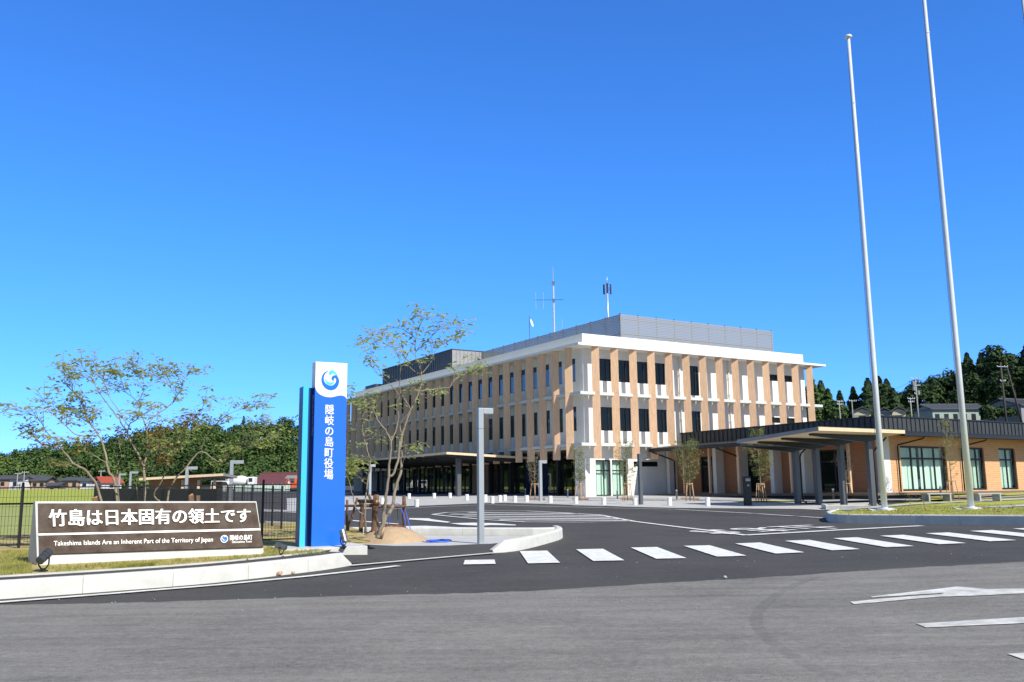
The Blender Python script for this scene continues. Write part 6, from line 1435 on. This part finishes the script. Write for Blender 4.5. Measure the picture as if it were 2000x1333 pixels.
# ================================================================== wooded hills
import numpy as np
m = bpy.data.materials.new('forest_leaf'); m.use_nodes = True; n_ = m.node_tree; bs = n_.nodes['Principled BSDF']; at_ = node(n_, 'ShaderNodeAttribute'); at_.attribute_name = 'tone'
rp = node(n_, 'ShaderNodeValToRGB'); rp.color_ramp.elements[0].color = (.022, .042, .014, 1); rp.color_ramp.elements[1].color = (.15, .21, .05, 1); k_ = rp.color_ramp.elements.new(.45); k_.color = (.058, .105, .028, 1)
n_.links.new(at_.outputs['Fac'], rp.inputs[0]); n_.links.new(rp.outputs[0], bs.inputs['Base Color']); bs.inputs['Roughness'].default_value = .7; bs.inputs['Specular IOR Level'].default_value = .2; M['forest_leaf'] = m
rs = np.random.RandomState(5)
def crown_arrays(h, r, kind, n, q, tone):
    """leaf-sized faces through a crown's volume: origin at the tree foot"""
    if kind == 'cone':
        f = rs.rand(n) ** .75; z = h * (.10 + .90 * f); tier = .80 + .20 * np.sin(f * h * 4.2 + rs.rand() * 6); rad = r * (1 - f) ** .85 * tier * (.45 + .55 * np.sqrt(rs.rand(n))) + .08
        a = rs.rand(n) * 6.283; rad *= 1 + .22 * np.sin(3 * a + rs.rand() * 6)
        c = np.c_[rad * np.cos(a), rad * np.sin(a), z - rad * .18]; nrm = np.c_[np.cos(a), np.sin(a), np.full(n, .7)]
    else:
        L = rs.randint(5, 9); cen = np.c_[rs.randn(L) * r * .45, rs.randn(L) * r * .45, h * (.42 + .42 * rs.rand(L))]; rl = r * (.45 + .3 * rs.rand(L)); k = rs.randint(0, L, n)
        d = rs.randn(n, 3); d /= np.linalg.norm(d, axis=1)[:, None]; d[:, 2] = np.where(d[:, 2] < -.3, -d[:, 2], d[:, 2]); c = cen[k] + d * (rl[k] * (.6 + .4 * rs.rand(n)))[:, None]; nrm = d + np.array([0, 0, .4])
    nrm = nrm + rs.randn(n, 3) * .45; nrm /= np.linalg.norm(nrm, axis=1)[:, None]
    t = np.cross(nrm, rs.randn(n, 3)); t /= np.linalg.norm(t, axis=1)[:, None] + 1e-9; b = np.cross(nrm, t); s = (q * (.55 + .8 * rs.rand(n)))[:, None]
    v = np.stack([c - t * s, c - b * s * .7, c + t * s, c + b * s * .7], 1)
    tn = np.clip(tone + rs.randn(n) * .10, 0, 1)
    return v, tn
def leaf_object(name, parts, parent=None, loc=None):
    V_ = np.concatenate([p[0] for p in parts]).reshape(-1, 3); T_ = np.concatenate([p[1] for p in parts]); nq = len(T_)
    o0 = np.array(ORG.get(parent.name)) if parent else np.array(loc if loc is not None else (0, 0, 0)); V_ = V_ - o0
    me = bpy.data.meshes.new(name); me.vertices.add(nq * 4); me.vertices.foreach_set('co', V_.astype(np.float32).ravel()); me.loops.add(nq * 4); me.loops.foreach_set('vertex_index', np.arange(nq * 4, dtype=np.int32))
    me.polygons.add(nq); me.polygons.foreach_set('loop_start', np.arange(0, nq * 4, 4, dtype=np.int32)); me.update(calc_edges=True); me.validate()
    a = me.attributes.new('tone', 'FLOAT', 'FACE'); a.data.foreach_set('value', T_.astype(np.float32)); me.materials.append(M['forest_leaf'])
    o = bpy.data.objects.new(name, me); col.objects.link(o)
    if parent: o.parent = parent
    else: o.location = o0
    return o
def interp(tbl, x):
    for (a, b), (c, d) in zip(tbl, tbl[1:]):
        if x <= c: return b + (d - b) * (max(x, a) - a) / (c - a)
    return tbl[-1][1]
def hill(name, ridge, pxs, Ya, Yr, Yb, drop):
    mb = MB(); ny = 14; n = len(pxs)
    def hz(px, Y):
        zr = zat(px, interp(ridge, px), Yr) - drop; f = min(1, max(0, (Y - Ya) / (Yr - Ya))); f = f * f * (3 - 2 * f) * .6 + f * .4
        gx = P(px, 950, Y).x; g0_ = g(gx, Y) - .3
        z = g0_ + (zr - g0_) * f
        if Y > Yr: z -= (Y - Yr) * .08
        return z
    for k in range(ny + 1):
        Y = Ya + (Yb - Ya) * k / ny
        for px in pxs: q = P(px, 950, Y); mb.v.append((q.x, Y, hz(px, Y)))
    mb.f = [(k * n + i, k * n + i + 1, (k + 1) * n + i + 1, (k + 1) * n + i) for k in range(ny) for i in range(n - 1)]
    o = mb.build(name, 'forest_floor', smooth=True); o['kind'] = 'structure'; return hz
RL = [(-900, 872), (-200, 886), (0, 884), (36, 880), (60, 875), (96, 867), (120, 862), (180, 856), (240, 846), (280, 836), (340, 828), (400, 822), (470, 818), (560, 815), (600, 822), (700, 826), (1100, 835)]
hzL = hill('hill', RL, list(range(-900, 1150, 50)), 238, 345, 460, 8.0)
parts = []; rsn = random.Random(77)
for _ in range(1560):
    px = rsn.uniform(-420, 760) if _ < 1250 else rsn.uniform(-900, -400); f = rsn.random() ** .8; Y = 240 + (355 - 240) * f; q = P(px, 950, Y); z = hzL(px, Y); cone = rsn.random() < .05 + .10 * f  # the last trees stand out of view, added for the lobby glass reflections
    hh = rsn.choice((rsn.uniform(4.5, 7), rsn.uniform(6, 11))) * .85; tone = min(.9, max(.08, rsn.gauss(.34 if cone else .46, .10) + .13 * math.sin(px * .021 + f * 5) * math.sin(px * .0083 + 2)))
    v, tn = crown_arrays(hh, hh * (.30 if cone else .42), 'cone' if cone else 'round', 190, .42, tone); parts.append((v + np.array([q.x, q.y, z]), tn))
o = leaf_object('woods', parts, loc=tuple(P(300, 940, 260))); tag(o, 'mixed green woods covering the hill on the left', 'woods', kind='stuff')
mb = MB(); hs = []  # unseen hill added past the left edge for the lobby glass to reflect
for i in range(25):
    az = R(-33 - 3.1 * i); hs.append([(math.sin(az) * r_, math.cos(az) * r_, 2.5 + hh) for r_, hh in ((215, 0), (240, 7 + 2 * math.sin(i)), (280, 19 + 4 * math.sin(i * .7)), (340, 22))])
mb.v = [p_ for row in hs for p_ in row]; mb.f = [(i * 4 + j, i * 4 + j + 1, i * 4 + j + 5, i * 4 + j + 4) for i in range(24) for j in range(3)]
mb.build('hill', 'forest_floor', smooth=True)['kind'] = 'structure'
parts = []
for _ in range(640):
    az = R(rsn.uniform(-108, -34)); f = rsn.random(); r_ = 218 + 70 * f; hh = rsn.uniform(7, 11); v, tn = crown_arrays(hh, hh * .45, 'round', 70, .9, rsn.gauss(.5, .15)); parts.append((v + np.array([math.sin(az) * r_, math.cos(az) * r_, 2.5 + 20 * f]), tn))
o = leaf_object('woods', parts, loc=(-240, 100, 3)); tag(o, 'green woods on an unseen hill at left, added to show in the lobby glass', 'woods', kind='stuff')
RR_ = [(1200, 840), (1560, 800), (1640, 806), (1690, 806), (1770, 800), (1800, 778), (1850, 765), (1880, 752), (1900, 735), (1960, 722), (2000, 716), (2300, 690), (2700, 680)]
hzR = hill('hill', RR_, list(range(1300, 2650, 50)), 210, 270, 360, 3.0)
parts = []
for _ in range(760):
    px = rsn.uniform(1500, 2250); f = rsn.random(); Y = 212 + 66 * f; q = P(px, 950, Y); z = hzR(px, Y); cone = rsn.random() < .4
    hh = rsn.uniform(4.5, 8); tone = min(.9, max(.03, rsn.gauss(.2, .12)))
    v, tn = crown_arrays(hh, hh * (.28 if cone else .42), 'cone' if cone else 'round', 200, .46, tone); parts.append((v + np.array([q.x, q.y, z]), tn))
o = leaf_object('woods', parts, loc=tuple(P(1900, 800, 130))); tag(o, 'dark undergrowth and woods on the slope behind the right hand village', 'woods', kind='stuff')
def hill_tree(label, px, top, Yc, base_py, wpx, kind, tone, name='cedar_tree'):
    if Yc < 150: Yc *= 1.65
    b = P(px, base_py, Yc); zt = zat(px, top, Yc); h = zt - b.z; r = wpx * (1.85 if kind == 'cone' else 1.3) * Yc / 1776 / 2; t = thing(name, label, 'tree', b, 'trees on the right hand slope')
    mb = MB(); mb.tube([b - Z * 1.5, b + Z * h * .85], [.22, .05], 7); mb.build('trunk', 'tree_bark', t, smooth=True)
    v, tn = crown_arrays(h, r, kind, int(900 + h * r * 30), .38, tone); leaf_object('crown', [(v + np.array(tuple(b)), tn)], parent=t)
HT = [('tall dark cedar against the right end of the town hall', 1590, 736, 110, 840, 44, 'cone', .34), ('dark cedar, second from the town hall end', 1609, 745, 114, 840, 40, 'cone', .30), ('cedar on the outer slope of the clump at the town hall end', 1622, 761, 112, 842, 36, 'cone', .36), ('lower bushy tree filling the foot of the clump at the town hall', 1602, 790, 108, 845, 60, 'round', .34),
      ('small pointed cedar standing alone in the gap right of the town hall', 1644, 765, 122, 830, 22, 'cone', .14), ('narrow pointed cedar left of the big cedar clump', 1671, 757, 124, 830, 24, 'cone', .16), ('dark cedar at the left of the clump behind the first flagpole', 1700, 740, 122, 822, 40, 'cone', .16), ('tallest cedar of the clump behind the first flagpole', 1722, 736, 125, 822, 40, 'cone', .14),
      ('cedar right of the first flagpole in the clump', 1737, 742, 121, 822, 38, 'cone', .22), ('drooping cedar at the right edge of the clump', 1749, 760, 120, 822, 30, 'cone', .18), ('rounded tree left of the tall utility pole top', 1783, 768, 130, 815, 40, 'round', .14), ('rounded dark tree right of the tall utility pole', 1816, 750, 128, 812, 54, 'round', .14),
      ('broad dark tree above the long green house', 1845, 748, 132, 812, 56, 'round', .18), ('rounded tree left of the middle flagpole', 1866, 736, 130, 806, 40, 'round', .16), ('pointed cedar just right of the middle flagpole', 1898, 690, 128, 800, 38, 'cone', .10), ('second pointed cedar right of the middle flagpole', 1925, 691, 130, 800, 40, 'cone', .10),
      ('tall dark cedar behind the wooden utility pole', 1962, 676, 132, 800, 44, 'cone', .12), ('broad dark tree at the right edge above the grey house', 1986, 680, 126, 800, 60, 'round', .14), ('dark tree lower on the slope before the two pointed cedars', 1912, 735, 122, 812, 56, 'round', .16), ('dark tree low behind the grey house ridge', 1950, 742, 120, 815, 60, 'round', .12),
      ('tree at the right border of the view, tallest there', 2016, 674, 128, 800, 54, 'cone', .12)]
for q in HT: hill_tree(*q, name='cedar_tree' if q[6] == 'cone' else 'broadleaf_tree')
hill_tree('dark round tree in front of the right hand grey house', 1946, 786, 100, 850, 40, 'round', .14, 'broadleaf_tree')
hill_tree('round topped leafy tree rising behind the left annex roof edge', 1652, 815, 100, 850, 22, 'round', .45, 'broadleaf_tree')
for q in (('light green shrubs at the foot of the left hill, right of the red roofed house', 265, 935, 225, 965, 46, 'round', .6), ('rounded shrub among the houses left of the orange tan house', 125, 946, 228, 962, 30, 'round', .45), ('leafy shrub behind the shelter at the left hill foot', 475, 925, 200, 962, 60, 'round', .5)):
    hill_tree(*q, name='shrub')
sc.cycles.samples = 128
print('objects', len(bpy.data.objects))
